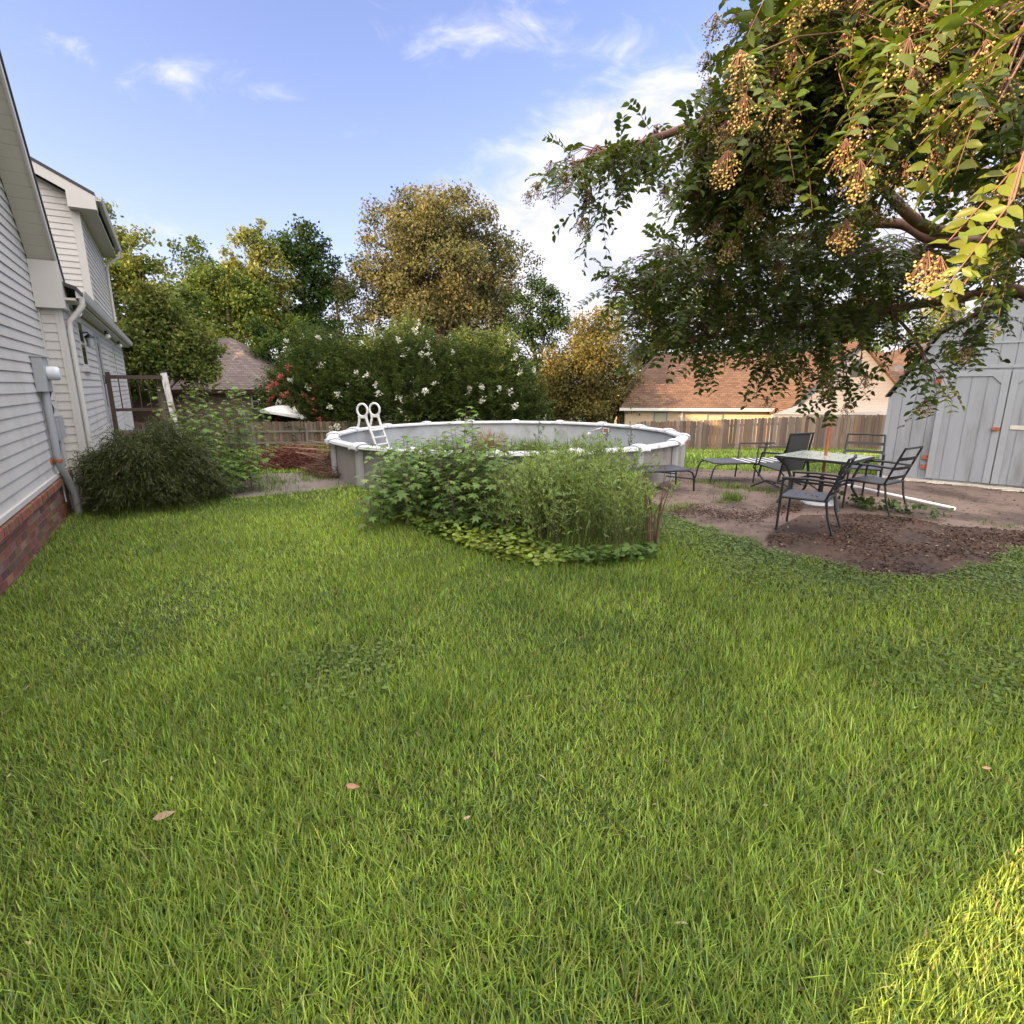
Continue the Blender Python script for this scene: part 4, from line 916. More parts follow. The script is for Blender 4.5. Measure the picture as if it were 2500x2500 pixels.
# second lounge, foot end sticking out of the weeds
c4 = empty('chaise_lounge', (2.92, 9.10, .012), math.pi+.25, 'black metal lounge whose foot end sticks out beside the tall weeds and the pool', 'lounge chair', 'chaise lounges')
for sy in (-1, 1):
    y = sy*.28; mb = MB(); mb.tube([(-.02, y, 0), (-.01, y, .22), (.03, y, .31), (.12, y, .345), (.7, y, .35), (1.5, y, .35)], .016, 8); mb.build('side_rail', M['black'], c4)
    mb = MB(); mb.tube([(-.01, y, .2), (.5, y, .27)], .012, 8); mb.build('brace', M['black'], c4)
    mb = MB(); mb.tube([(1.3, y, 0), (1.35, y, .35)], .016, 8); mb.build('leg', M['black'], c4)
mb = MB(); mb.box((.75, 0, .356), (1.4, .54, .014)); mb.build('sling', M['seat'], c4)
a = gr(2038, 1182, .03); b_ = gr(2330, 1247, .03)
mb = MB(); mb.tube([a+Vector((0, 0, .03)), b_+Vector((0, 0, .03))], .024, 10); tag(mb.build('plastic_pipe', M['pvc']), 'long white plastic pipe lying on the brown patio before the shed', 'pipe')

# ================================================================== trees behind
def tree(name, base, th_, trunk_r, blobs, ncl, clr, nleaf, lsize, ca, cb, label, cat, group=None, flat=.75, bark='bark', shell=.55, seed=0, jit=.2, limbs=16, drop=0.0, kind='card'):
    """blobs: (dx, dy, z, rx, ry, rz) relative to the base; clusters of leaves fill them"""
    g = np.random.default_rng(seed); b = np.array(base, float)
    root = empty(name, tuple(b), 0, label, cat, group)
    vol = np.array([q[3]*q[4]*q[5] for q in blobs]); pick = g.choice(len(blobs), ncl, p=vol/vol.sum()); B = np.array(blobs)[pick]
    u = unit(g.normal(0, 1, (ncl, 3))); rad_ = (shell+(1-shell)*g.random(ncl))[:, None]
    cen = B[:, :3]+u*rad_*B[:, 3:]; cr = clr*g.uniform(.55, 1.35, ncl); cen[:, 2] = np.maximum(cen[:, 2], .4)
    # tapered trunk with limbs to a share of the clusters
    mb = MB(); k = 6; lean = g.normal(0, .25, 2)
    tp = [(lean[0]*(i/k)**2*1.2+.1*math.sin(i*2.1+seed), lean[1]*(i/k)**2, th_*i/k) for i in range(k+1)]
    mb.tube(tp, [trunk_r*(1.25-.95*i/k) for i in range(k+1)], 8)
    for j in g.choice(ncl, min(limbs, ncl), replace=False):
        c = cen[j]; f = g.uniform(.25, .85); s = np.array(tp[0])*(1-f)+np.array(tp[-1])*f; m_ = (s+c)/2+np.array([0, 0, .12*np.linalg.norm(c-s)]); r0 = trunk_r*.38*(1.1-f)
        mb.tube([s, m_*.6+s*.4, m_*.5+c*.5, c], [r0, r0*.75, r0*.45, r0*.15], 5)
    mb.build('trunk', M[bark], root)
    cnt = np.maximum(3, (nleaf/ncl*(cr/clr)**2*g.uniform(.6, 1.3, ncl)).astype(int)); own = np.repeat(np.arange(ncl), cnt); nl = len(own)
    off = np.clip(g.normal(0, .46, (nl, 3)), -.82, .82); off[:, 2] = off[:, 2]*flat-drop*np.abs(off[:, 0])
    pos = cen[own]+off*cr[own][:, None]; pos[:, 2] = np.maximum(pos[:, 2], .15)
    nr = g.normal(0, .7, (nl, 3))+unit(off)*.5; nr[:, 2] += .55; ax = g.normal(0, 1, (nl, 3)); ax[:, 2] -= .25
    tcl = g.random(ncl); cols = lerp_cols(nl, ca, cb, jit, np.clip(tcl[own]*.7+g.random(nl)*.3, 0, 1))
    leaves('crown', pos, ax, nr, lsize*g.uniform(.65, 1.35, nl), lsize*g.uniform(.5, .85, nl), cols, M['leaf_far'], root, kind)
    return root
G_oak = ((.07, .078, .03), (.185, .163, .082)); G_yel = ((.085, .115, .03), (.22, .22, .07)); G_drk = ((.022, .042, .012), (.05, .08, .02)); G_mid = ((.05, .085, .018), (.11, .14, .03))
def P3(u, v, Y): return at(u, v, Y)
def fit(name, cu, vtop, u0, u1, vbot, Y, label, cat='tree', group=None, **kw):
    """tree whose crown spans the given outline at distance Y"""
    top = at(cu, vtop, Y); l = at(u0, (vtop+vbot)/2, Y); r_ = at(u1, (vtop+vbot)/2, Y); bt = at(cu, vbot, Y); z0 = tz(top.x, Y)
    Wd = (r_.x-l.x)/2; cx = (l.x+r_.x)/2; zt, zb = top.z-z0, max(bt.z-z0, .3); H_ = zt-zb
    bl = kw.pop('blobs', None)
    if bl is None: bl = [(0, 0, .5, .95, .5), (-.5, .62, 0, .5, .32), (.5, .6, 0, .5, .34), (0, .8, 0, .55, .22)]
    blobs = []
    for q in bl: blobs.append((q[0]*Wd, q[2]*Wd*.6 if len(q) > 5 else random.uniform(-.2, .2)*Wd, zb+q[1]*H_, q[3]*Wd, q[3]*Wd*.85, q[4]*H_))
    return tree(name, (cx, Y, z0), zb+.72*H_, kw.pop('tr', .02*H_+.1), blobs, label=label, cat=cat, group=group, **kw)
BG = 'trees beyond the back fence'
fit('oak_tree', 1075, 458, 812, 1322, 850, 50, 'big round bronze leaved oak rising behind the white flowering hedge', group=BG, ncl=430, clr=1.12, nleaf=85000, lsize=.25, ca=G_oak[0], cb=G_oak[1], seed=3, shell=.35, tr=.5, limbs=40,
    blobs=[(0, .54, 0, .80, .46), (0, .5, 0, .6, .4), (-.55, .36, 0, .46, .33), (.6, .42, 0, .40, .36), (-.12, .80, 0, .45, .20), (.22, .84, 0, .34, .16), (-.62, .62, 0, .26, .2), (.05, .2, 0, .8, .2)])
fit('maple_tree', 640, 525, 505, 735, 850, 46, 'sunlit yellow green tree with spreading branches, left of the bronze oak', group=BG, ncl=150, clr=.85, nleaf=20000, lsize=.27, ca=G_yel[0], cb=G_yel[1], seed=5, shell=.3, tr=.26, limbs=40,
    blobs=[(.15, .72, 0, .42, .28), (-.3, .5, 0, .55, .25), (.3, .45, 0, .6, .3), (-.5, .25, 0, .4, .22), (.1, .2, 0, .7, .2)])
fit('dark_tree', 735, 535, 655, 818, 830, 49, 'dark green full tree right behind the sunlit yellow green one', group=BG, ncl=150, clr=.95, nleaf=20000, lsize=.28, ca=G_drk[0], cb=G_mid[0], seed=6, shell=.4, tr=.3)
fit('sweetgum_tree', 330, 490, 225, 500, 960, 25, 'tall green and yellow tree growing beside the far end of the white house', group=BG, ncl=240, clr=.50, nleaf=30000, lsize=.16, ca=(.06, .095, .022), cb=(.20, .215, .06), seed=8, shell=.2, tr=.17, limbs=40,
    blobs=[(-.42, .84, 0, .26, .17), (-.40, .58, 0, .44, .24), (.12, .50, 0, .46, .22), (.42, .28, 0, .68, .28), (-.3, .22, 0, .6, .22), (.08, .70, 0, .26, .13), (.62, .12, 0, .5, .14)])
fit('leafy_tree', 545, 640, 440, 660, 930, 40, 'bushy mid green tree behind the brick house roof', group=BG, ncl=150, clr=.9, nleaf=20000, lsize=.26, ca=G_mid[0], cb=G_mid[1], seed=9)
fit('leafy_tree', 690, 770, 600, 790, 1000, 36, 'low dark green tree between the brick house and the white flowering hedge', group=BG, ncl=110, clr=.85, nleaf=15000, lsize=.22, ca=G_drk[0], cb=(.06, .10, .02), seed=10)
fit('leafy_tree', 430, 690, 360, 520, 960, 34, 'green tree directly behind the tall tree at the end of the house', group=BG, ncl=90, clr=.8, nleaf=12000, lsize=.22, ca=G_mid[0], cb=G_yel[0], seed=12)
fit('cedar_tree', 1318, 685, 1232, 1400, 985, 47, 'dark round tree at the right foot of the bronze oak', group=BG, ncl=130, clr=.95, nleaf=18000, lsize=.24, ca=G_drk[0], cb=G_drk[1], seed=13)
fit('autumn_tree', 1432, 738, 1300, 1590, 1035, 35, 'orange brown tree between the hedge and the tan roofed house', group=BG, ncl=220, clr=.78, nleaf=32000, lsize=.17, ca=(.075, .078, .022), cb=(.165, .13, .045), seed=14, shell=.3, tr=.2, limbs=50,
    blobs=[(0, .55, 0, .75, .42), (.45, .4, 0, .5, .35), (-.4, .35, 0, .55, .36), (0, .15, 0, .9, .16)])
for i, (cu, vt, u0, u1, vb, Y, pal, lb) in enumerate((
    (1590, 650, 1480, 1720, 960, 52, G_mid, 'green tree rising over the left end of the tan roof'),
    (1760, 690, 1650, 1880, 960, 56, G_yel, 'yellowish tree behind the middle of the tan roof'),
    (1930, 640, 1820, 2060, 960, 60, G_drk, 'dark green tree standing behind the tan roof ridge'),
    (2090, 700, 1990, 2200, 960, 54, G_mid, 'mid green tree behind the grey cross gable'),
    (2260, 745, 2150, 2370, 960, 58, G_yel, 'low yellowish tree seen over the edge of the shed roof'),
    (1250, 900, 1180, 1330, 1035, 40, G_drk, 'dark shrubby tree low behind the white flowering hedge'),
    (470, 560, 400, 560, 900, 58, G_mid, 'distant green tree filling the gap left of the yellow green tree'),
    (830, 640, 760, 900, 960, 60, G_drk, 'distant dark tree filling the gap left of the bronze oak'),
    (2420, 760, 2310, 2560, 960, 60, G_mid, 'far green tree behind the shed'))):
    fit('leafy_tree', cu, vt, u0, u1, vb, Y, lb, group=BG, ncl=100, clr=1.1, nleaf=13000, lsize=.32, ca=pal[0], cb=pal[1], seed=30+i)
# unseen trees added left of the house to help it throw evening shadow
for i, (x, y, h_, rs) in enumerate(((-19, 15, 9.5, 1), (-26, 9, 9, 1), (-17, 3, 9, .8), (-40, 10, 15, 1), (-22, 21.5, 6.5, .8), (-22.5, 27.5, 9.5, .8), (-24, 15.5, 12, .8), (-14.3, -3.4, 12.5, .6), (-20, 4.5, 15, .75), (-27.5, 28, 9, .8))):
    tree('added_shade_tree', (x, y, tz(x, y)), h_*.75, .3, [(0, 0, h_*.55, 3.6*rs, 3.6*rs, h_*.4), (1.2*rs, .8*rs, h_*.45, 3.2*rs, 3.2*rs, h_*.3), (-1.2*rs, -.6*rs, h_*.5, 3*rs, 3*rs, h_*.3)], 110, 1.25, 16000, .5, G_mid[0], G_mid[1], 'unseen green tree added beyond the left house to cast shade', 'tree', 'added unseen shade trees beside the house', seed=60+i)

# white flowering crape myrtle hedge, pink one
def sprays(name, cen, dirs, Ls, npair, lsize, ca, cb, m, parent, jit=.18, kind='leaf', tcl=None, ratio=.5, droop=.35):
    """leafy shoots: opposite leaves along short arching stems. Returns shoot tips."""
    ns = len(cen); dirs = unit(dirs); f = (np.arange(npair)+.6)/npair
    P_ = cen[:, None]+dirs[:, None]*(Ls[:, None, None]*f[None, :, None]); P_[..., 2] -= (f[None]**2)*droop*Ls[:, None]
    tan_ = np.repeat(dirs[:, None], npair, 1).copy(); tan_[..., 2] -= 2*f[None]*droop; tan_ = tan_/np.linalg.norm(tan_, axis=2, keepdims=True)
    upv = np.tile(np.array([0, 0, 1.]), (ns, 1))+RNG.normal(0, .35, (ns, 3)); side = unit(np.cross(dirs, upv)); nrm = unit(np.cross(side, dirs))
    pos, ax, nr, own = [], [], [], []
    for sg in (-1, 1):
        a = side[:, None]*sg*.9+tan_*.45+nrm[:, None]*.12+RNG.normal(0, .2, (ns, npair, 3)); pos.append(P_.reshape(-1, 3)); ax.append(a.reshape(-1, 3))
        nr.append((nrm[:, None]+RNG.normal(0, .28, (ns, npair, 3))).reshape(-1, 3)); own.append(np.repeat(np.arange(ns), npair))
    pos, ax, nr, own = map(np.concatenate, (pos, ax, nr, own)); k = len(pos)
    t = RNG.random(ns) if tcl is None else tcl
    cols = lerp_cols(k, ca, cb, jit, np.clip(t[own]*.6+RNG.random(k)*.4, 0, 1)); L = lsize*RNG.uniform(.7, 1.2, k)
    leaves(name, pos, ax, nr, L, L*ratio*RNG.uniform(.85, 1.15, k), cols, m, parent, kind)
    return cen+dirs*Ls[:, None]-np.array([0, 0, 1.])*(droop*Ls)[:, None]
def flowers(name, pts_, r, n_each, cols, parent, size):
    P_ = np.repeat(pts_, n_each, 0); k = len(P_); off = RNG.normal(0, .5, (k, 3)); off[:, 2] *= 1.2
    leaves(name, P_+off*r, RNG.normal(0, 1, (k, 3)), RNG.normal(0, 1, (k, 3)), size*RNG.uniform(.6, 1.3, k), size*RNG.uniform(.5, .9, k), lerp_cols(k, *cols, jit=.08), M['petal'], parent, 'card')
def crape(base, rx, ry, h_, ns, label, fl, fcol, nfl, pal, lsize=.16, L_=1.15, group=None, fr=.14):
    root = empty('crape_myrtle', base, 0, label, 'shrub', group)
    u = unit(RNG.normal(0, 1, (ns, 3))); u[:, 2] = np.abs(u[:, 2])*1.25-.62; u[:, 2] = np.minimum(u[:, 2], 1); rr = RNG.uniform(.4, 1.0, ns)[:, None]**.6
    cen = np.array([0, 0, h_*.42])+u*rr*np.array([rx*.92, ry*.92, h_*.52])*(1+.12*np.sin(u[:, :1]*9+base[0])); cen[:, 2] = np.maximum(cen[:, 2], .3)
    d_ = u*np.array([1, 1, .45])+np.array([0, 0, .62])+RNG.normal(0, .22, (ns, 3))
    tips = sprays('foliage', cen, d_, L_*RNG.uniform(.6, 1.3, ns), 9, lsize, pal[0], pal[1], M['leaf_far'], root, droop=.05, kind='card', ratio=.5)
    mb = MB()
    for i in range(26):
        j = int(RNG.integers(ns)); c = cen[j]; b = (RNG.normal(0, rx*.18), RNG.normal(0, ry*.15), 0)
        mb.tube([b, (c[0]*.35+b[0]*.4, c[1]*.35+b[1]*.4, c[2]*.5), tuple(c)], [.045, .03, .01], 5)
    mb.build('stems', M['bark'], root)
    if nfl:
        fr_ = np.where((u[:, 1] < .45))[0]; j = RNG.choice(fr_, nfl, replace=False); flowers('blossoms', tips[j]+u[j]*.12, fr*.8, 26, fcol, root, .12)
    return root
HP = ((.020, .038, .012), (.115, .15, .05)); WC = ((.62, .62, .52), (.75, .74, .66))
for i, (u, Y, rx, h_, lb) in enumerate(((800, 29.0, 2.9, 7.0, 'left crape myrtle of the white flowering hedge behind the ladder'), (1000, 28.2, 3.7, 7.3, 'tallest white flowering crape myrtle, in the middle of the hedge behind the pool'), (1178, 28.6, 2.95, 7.0, 'right crape myrtle of the white flowering hedge, beside the orange brown tree'))):
    p = at(u, 1000, Y); crape((p.x, Y, tz(p.x, Y)), rx, 2.4, h_, 3600, lb, True, WC, (40, 50, 24)[i], HP, group='white flowering crape myrtle hedge')
p = at(722, 960, 27.3); crape((p.x, 27.3, tz(p.x, 27.3)), 1.0, .45, 4.9, 420, 'crape myrtle with coral pink flowers at the left end of the hedge', True, ((.55, .09, .10), (.62, .22, .20)), 70, HP, L_=.6, fr=.15)

# ================================================================== shrubs by the house
def lace_maple():
    c = Vector((-5.25, 7.92, 0)); root = empty('japanese_maple', c, 0, 'dark domed weeping lace leaf shrub against the white house', 'shrub')
    n_ = 5600; u = unit(RNG.normal(0, 1, (n_, 3))); u[:, 2] = np.abs(u[:, 2]); rr = RNG.uniform(.3, 1, n_)[:, None]**.4
    cen = u*rr*np.array([.77, .8, .93])+np.array([0, 0, .22]); cen *= (1+.13*np.sin(u[:, :1]*7+u[:, 1:2]*5)*np.cos(u[:, 2:]*6));  d_ = u*np.array([1, 1, .15])+np.array([0, 0, -.12])+RNG.normal(0, .25, (n_, 3)); d_[:, 0] += .15
    npair = 10; Ls = RNG.uniform(.16, .34, n_)*np.where(RNG.random(n_) < .06, 1.7, 1)
    d_ = unit(d_); f = np.arange(npair)/npair; P_ = cen[:, None]+d_[:, None]*(Ls[:, None, None]*f[None, :, None]); P_[..., 2] -= f[None]**2*.5*Ls[:, None]; P_ = P_.reshape(-1, 3); k = len(P_)
    own = np.repeat(np.arange(n_), npair); P_[:, 2] = np.maximum(P_[:, 2], .03); ax = d_[own]*.8+RNG.normal(0, .55, (k, 3)); ax[:, 2] -= .45; nr = RNG.normal(0, .5, (k, 3)); nr[:, 2] += 1
    leaves('foliage', P_, ax, nr, RNG.uniform(.035, .085, k), .0095, lerp_cols(k, (.028, .042, .012), (.085, .10, .024), .22, np.clip(RNG.random(n_)[own]*.7+RNG.random(k)*.3, 0, 1)), M['leaf'], root, 'strip')
    mb = MB()
    for i in range(14):
        a = random.uniform(0, 6.28); r_ = random.uniform(.4, .8); mb.tube([(0, 0, 0), (math.cos(a)*.15, math.sin(a)*.15, .35), (math.cos(a)*r_*.6, math.sin(a)*r_*.6, .7), (math.cos(a)*r_, math.sin(a)*r_, .55)], [.04, .03, .02, .008], 6)
    mb.build('branches', M['bark'], root)
lace_maple()
def star_shrub(name, base, stems, label, cat, ca, cb, lsize=.09, nl=34, group=None, leaf='star', mat_='leaf', spread=.18):
    """upright stems with lobed leaves on stalks; stems = (dx, dy, height, lean)"""
    root = empty(name, base, 0, label, cat, group); mb = MB(); pos, ax, nr, tt, ls = [], [], [], [], []
    for dx_, dy_, h_, ln in stems:
        a = random.uniform(0, 6.28); tip = Vector((dx_+ln*math.cos(a), dy_+ln*math.sin(a), h_)); b_ = Vector((dx_, dy_, 0)); mid = b_.lerp(tip, .5)+Vector((random.gauss(0, .03), random.gauss(0, .03), 0))
        mb.tube([b_, mid, tip], [.008, .006, .002], 5); st = random.random()
        for i in range(nl):
            f = .12+.88*(i/nl)**.8; p = (b_.lerp(mid, f*2) if f < .5 else mid.lerp(tip, f*2-1)); ang = i*2.4+a; rad_ = spread*(1.15-f*.75)*random.uniform(.6, 1.3)
            q = p+Vector((math.cos(ang)*rad_, math.sin(ang)*rad_, rad_*.25)); mb.tube([p, q], .0022, 3, False)
            pos.append(q); ax.append((math.cos(ang), math.sin(ang), random.uniform(-.7, .0))); nr.append((math.cos(ang)*.3+random.gauss(0, .25), math.sin(ang)*.3+random.gauss(0, .25), 1)); tt.append(min(1, st*.3+f*.55+random.random()*.2)); ls.append(lsize*random.uniform(.65, 1.25)*(1.1-.45*f**3))
    mb.build('stems', M['bark'], root); k = len(pos); ls = np.array(ls)
    leaves('foliage', np.array([tuple(p) for p in pos]), np.array(ax), np.array(nr), ls, ls*RNG.uniform(.85, 1.1, k), lerp_cols(k, ca, cb, .15, np.array(tt)), M[mat_], root, leaf)
    return root
random.seed(21)
star_shrub('sapling_bush', (-5.15, 9.2, 0), [(random.gauss(0, .42), random.gauss(0, .35), random.uniform(.9, 1.8), .15) for _ in range(40)], 'light green star leaved saplings growing behind the dark domed shrub', 'shrub', (.05, .10, .02), (.16, .26, .045), .10)
star_shrub('sapling_bush', (-4.78, 8.55, 0), [(random.gauss(0, .2), random.gauss(0, .28), random.uniform(.35, .95), .12) for _ in range(22)], 'light green saplings low at the right flank of the dark domed shrub', 'shrub', (.05, .10, .02), (.15, .25, .045), .10)
# saplings and weeds in front of the pool
random.seed(5)
star_shrub('sweetgum_sapling', (-1.35, 7.15, 0), [(random.gauss(0, .26), random.gauss(0, .3), random.uniform(.6, 1.12), .14) for _ in range(38)], 'low bushy star leaved saplings at the left corner of the weed patch', 'sapling', (.055, .11, .03), (.21, .32, .075), .115)
star_shrub('sweetgum_sapling', (-.62, 7.0, 0), [(0, 0, 1.46, .04), (.06, .05, 1.36, .06), (-.1, -.06, 1.25, .08), (.16, .1, 1.2, .08), (-.05, .1, 1.15, .1), (.15, -.05, 1.05, .1), (.12, .12, .9, .12), (-.12, -.08, .9, .14), (.25, .05, .8, .15)], 'tallest star leaved sapling, its top in front of the pool liner', 'sapling', (.06, .12, .03), (.22, .33, .075), .12, 40, spread=.22)
star_shrub('sweetgum_sapling', (-.35, 6.65, 0), [(random.gauss(0, .3), random.gauss(0, .25), random.uniform(.65, 1.15), .15) for _ in range(32)], 'dense star leaved saplings between the tallest sapling and the feathery weeds', 'sapling', (.05, .10, .028), (.19, .29, .065), .11)
def feathery(base, rx, ry, n_st, h0, h1, label, ca, cb):
    root = empty('weed_clump', base, 0, label, 'weeds'); mb = MB(); P_, A, Nn, T, LL = [], [], [], [], []
    for i in range(n_st):
        while True:
            x, y = random.uniform(-1, 1), random.uniform(-1, 1)
            if x*x+y*y < 1: break
        x *= rx; y *= ry; ed = 1-.35*(x/rx)**2; h_ = random.uniform(h0, h1)*ed; ln = Vector((random.gauss(0, .2), random.gauss(0, .2), 0)); tip = Vector((x, y, h_))+ln*h_
        b_ = Vector((x, y, 0)); mb.col = random.choice([(.09, .09, .035), (.13, .10, .05), (.08, .11, .035)]); mb.tube([b_, b_.lerp(tip, .55)+Vector((random.gauss(0, .02), random.gauss(0, .02), 0)), tip], [.005, .004, .0015], 4, False)
        nb_ = int(24*h_/1.0); st = random.random()
        for j in range(nb_):
            f = random.uniform(.18, 1); p = b_.lerp(tip, f); ang = random.uniform(0, 6.28); bl = .24*(1.15-f)*random.uniform(.5, 1.2)+.04; d_ = Vector((math.cos(ang), math.sin(ang), random.uniform(.2, 1.1))).normalized()
            for q in range(7):
                g_ = (q+.5)/7; P_.append(p+d_*bl*g_); an = random.uniform(0, 6.28); A.append((math.cos(an)+d_.x, math.sin(an)+d_.y, random.uniform(0, .9)+d_.z*.5)); Nn.append((random.gauss(0, .5), random.gauss(0, .5), 1)); T.append(min(1, .55*f+.2*st+.25*random.random())); LL.append(random.uniform(.03, .065))
    mb.build('stems', M['twig_red'], root); k = len(P_); L = np.array(LL)
    leaves('foliage', np.array([tuple(p) for p in P_]), np.array(A), np.array(Nn), L, L*.24, lerp_cols(k, ca, cb, .18, np.array(T)), M['leaf'], root, 'strip')
    return root
random.seed(9)
feathery((.62, 6.25, 0), 1.0, .85, 200, .6, 1.0, 'tall feathery green weeds in front of the pool, right of the saplings', (.11, .165, .05), (.28, .36, .10))
feathery((.95, 7.3, 0), .85, .5, 85, .8, 1.12, 'feathery weeds further back, close against the grey pool wall', (.10, .16, .05), (.26, .34, .10))
# dead reddish stalk at the right edge of the weeds
mb = MB(); random.seed(3)
for i in range(9):
    mb.col = (.11, .06, .045) if i % 2 else (.15, .085, .06); x = random.gauss(0, .035); mb.tube([(x, random.gauss(0, .03), 0), (x+random.gauss(0, .03), random.gauss(0, .03), .35), (x*2+random.gauss(0, .06), random.gauss(0, .05), random.uniform(.6, .95))], [.012, .009, .003], 5)
o = mb.build('dead_stalk', M['twig_red']); o.location = (1.52, 5.75, 0); tag(o, 'bundle of dead red brown stalks at the right edge of the weed clump', 'stalk')
# low yellow green vines in front of the weeds
VINE = [gr(930, 1255), gr(1010, 1262), gr(1120, 1275), gr(1220, 1310), gr(1330, 1350), gr(1480, 1362), gr(1590, 1345), gr(1600, 1375), gr(1450, 1392), gr(1310, 1388), gr(1180, 1362), gr(1060, 1318), gr(960, 1285)]
def scatter_poly(P_, n_):
    xs = np.array([p.x for p in P_]); ys = np.array([p.y for p in P_]); out = np.zeros((0, 2))
    while len(out) < n_:
        q = np.c_[RNG.uniform(xs.min(), xs.max(), n_*2), RNG.uniform(ys.min(), ys.max(), n_*2)]; out = np.r_[out, q[inpoly(q[:, 0], q[:, 1], P_)]]
    return out[:n_]
q = scatter_poly(VINE, 3800); k = len(q); z = RNG.uniform(.02, .17, k)*(.5+vnoise(q[:, 0], q[:, 1], 3)); t = np.clip((vnoise(q[:, 0], q[:, 1], 1.6)-.15)*1.5, 0, 1)*np.clip(1-(q[:, 0]-.1)/.7, .12, 1)
nr = RNG.normal(0, .35, (k, 3)); nr[:, 2] += 1; ax = RNG.normal(0, 1, (k, 3)); ax[:, 2] = RNG.normal(-.1, .2, k); L = RNG.uniform(.035, .075, k)
tag(leaves('vine_leaves', np.c_[q, z], ax, nr, L, L*.9, lerp_cols(k, (.075, .14, .03), (.28, .34, .055), .18, t), M['leaf'], None, 'round'), 'low yellow green vine leaves creeping out in front of the weeds', 'vines', kind='stuff')
# brush pile
def brush(c, rx, ry, h_, n_, label, kind_col, big=0):
    root = empty('brush_pile', c, 0, label, 'brush pile'); mb = MB()
    for i in range(n_):
        a = random.uniform(0, 6.28); r_ = math.sqrt(random.random()); x, y = rx*r_*math.cos(a), ry*r_*math.sin(a); z = h_*(1-r_**2)*random.uniform(.15, 1)+.02; l = random.uniform(.12, .4); b_ = random.uniform(0, 6.28); e = random.uniform(-.35, .5)
        g = random.uniform(.35, 1.6); mb.col = tuple(v*g for v in kind_col); p = Vector((x, y, z)); d_ = Vector((math.cos(b_), math.sin(b_), e))*l; m_ = p+d_*.5+Vector((random.gauss(0, .02), random.gauss(0, .02), random.gauss(0, .02)))
        mb.tube([p, m_, p+d_], [.0075, .006, .003], 3, False)
    for i in range(big):
        x0 = random.uniform(-.2, .8)*rx; mb.col = (.24, .15, .105); a = random.uniform(-.5, .3); l = random.uniform(.8, 1.7)
        p = Vector((x0, random.uniform(-.5, .5)*ry, random.uniform(.1, .4))); mb.tube([p, p+Vector((-l*.5, .1*a, .16)), p+Vector((-l, a*.4, .24+random.uniform(-.1, .15)))], [.018, .013, .006], 5)
    mb.build('twigs', M['twig_red'], root)
    return root
random.seed(4)
pA = gr(730, 1140); brush((-4.75, 11.75, tz(-4.75, 11.7)), .95, .55, .48, 2600, 'low heap of dark red dead twigs on the grass left of the pool', (.15, .045, .03))
brush((-3.3, 10.75, 0), .75, .55, .42, 1500, 'tangle of pale dead branches leaning against the left side of the pool', (.20, .115, .08), 9)

# ================================================================== grass, clover, litter
def lawn_mask(x, y):
    """how grassy (0..1) a place is"""
    m_ = np.ones(len(x))
    for P_, e in ((PAT_S, .03), (SOIL_S, .05), (PATH_S, .0)):
        ins = inpoly(x, y, P_); m_[ins & (polydist(x, y, P_) > .32*(vnoise(x, y, 5)-.35))] = 0
    m_[np.hypot(x-PC.x, y-PC.y) < PR+.12] = 0
    # house footprint
    px_ = x-HC.x; py_ = y-HC.y; o = px_*HN.x+py_*HN.y; s = px_*HD.x+py_*HD.y
    m_[((o < .03) & (s > S0) & (s < S1)) | ((o < WO+.03) & (s <= S0) & (s > WE))] = 0
    u = x-SO.x; v = y-SO.y; a = u*SD.x+v*SD.y; b_ = u*SN.x+v*SN.y; m_[(a > -.1) & (a < SWD+.1) & (b_ < .3) & (b_ > -3.4)] = 0
    return m_
def clover(x, y):
    d_ = np.minimum(polydist(x, y, PAT_S), polydist(x, y, SOIL_S)); c = np.clip(1.25-d_/.95, 0, 1)*((y < 7.2) & (x > 1.2)); nn = vnoise(x, y, 1.1)
    c = np.maximum(c, np.clip(1.3-np.hypot((x+1.05)/.55, (y-3.05)/.42), 0, 1)*.6); c = np.maximum(c, np.clip(1.1-np.hypot((x-2.9)/1.0, (y-2.9)/.7), 0, .6))
    c = np.maximum(c, np.clip(1.2-np.hypot((x+2.75)/.35, (y-3.6)/1.6), 0, .25))
    return np.clip(c*(.55+nn), 0, 1)
def blades(name, x, y, L, W, bend, segs, cols, rootless=None):
    k = len(x); az = RNG.uniform(0, 2*np.pi, k); d_ = np.c_[np.cos(az), np.sin(az)]; s_ = np.c_[-d_[:, 1], d_[:, 0]]; z0 = terrain(x, y)
    lv = []; fr = np.linspace(0, 1, segs+1); lean = RNG.beta(1.3, 2.6, k)
    for i, f in enumerate(fr):
        r_ = L*(bend*f**1.7*.8+lean*f); z = z0+L*np.sqrt(np.clip(1-(bend*.75)**2, .1, 1))*(f-.32*bend*f**2.2)*(1-.35*lean); c = np.c_[x+d_[:, 0]*r_, y+d_[:, 1]*r_, z]
        wd = W*(1-f**1.6)*.55
        if i < segs: sv = np.c_[s_*wd[:, None], np.zeros(k)]; lv += [c-sv, c+sv]
        else: lv.append(c)
    n_ = 2*segs+1; V = np.stack(lv, 1).reshape(-1, 3); off = (np.arange(k)*n_)[:, None, None]
    quads = np.array([[2*i, 2*i+1, 2*i+3, 2*i+2] for i in range(segs-1)]).reshape(-1, 4); tri = np.array([[2*segs-2, 2*segs-1, 2*segs]])
    F_ = ([(quads[None]+off).reshape(-1, 4)] if segs > 1 else [])+[(tri[None]+off).reshape(-1, 3)]
    return V, F_, np.repeat(cols, n_, 0)
parts = []
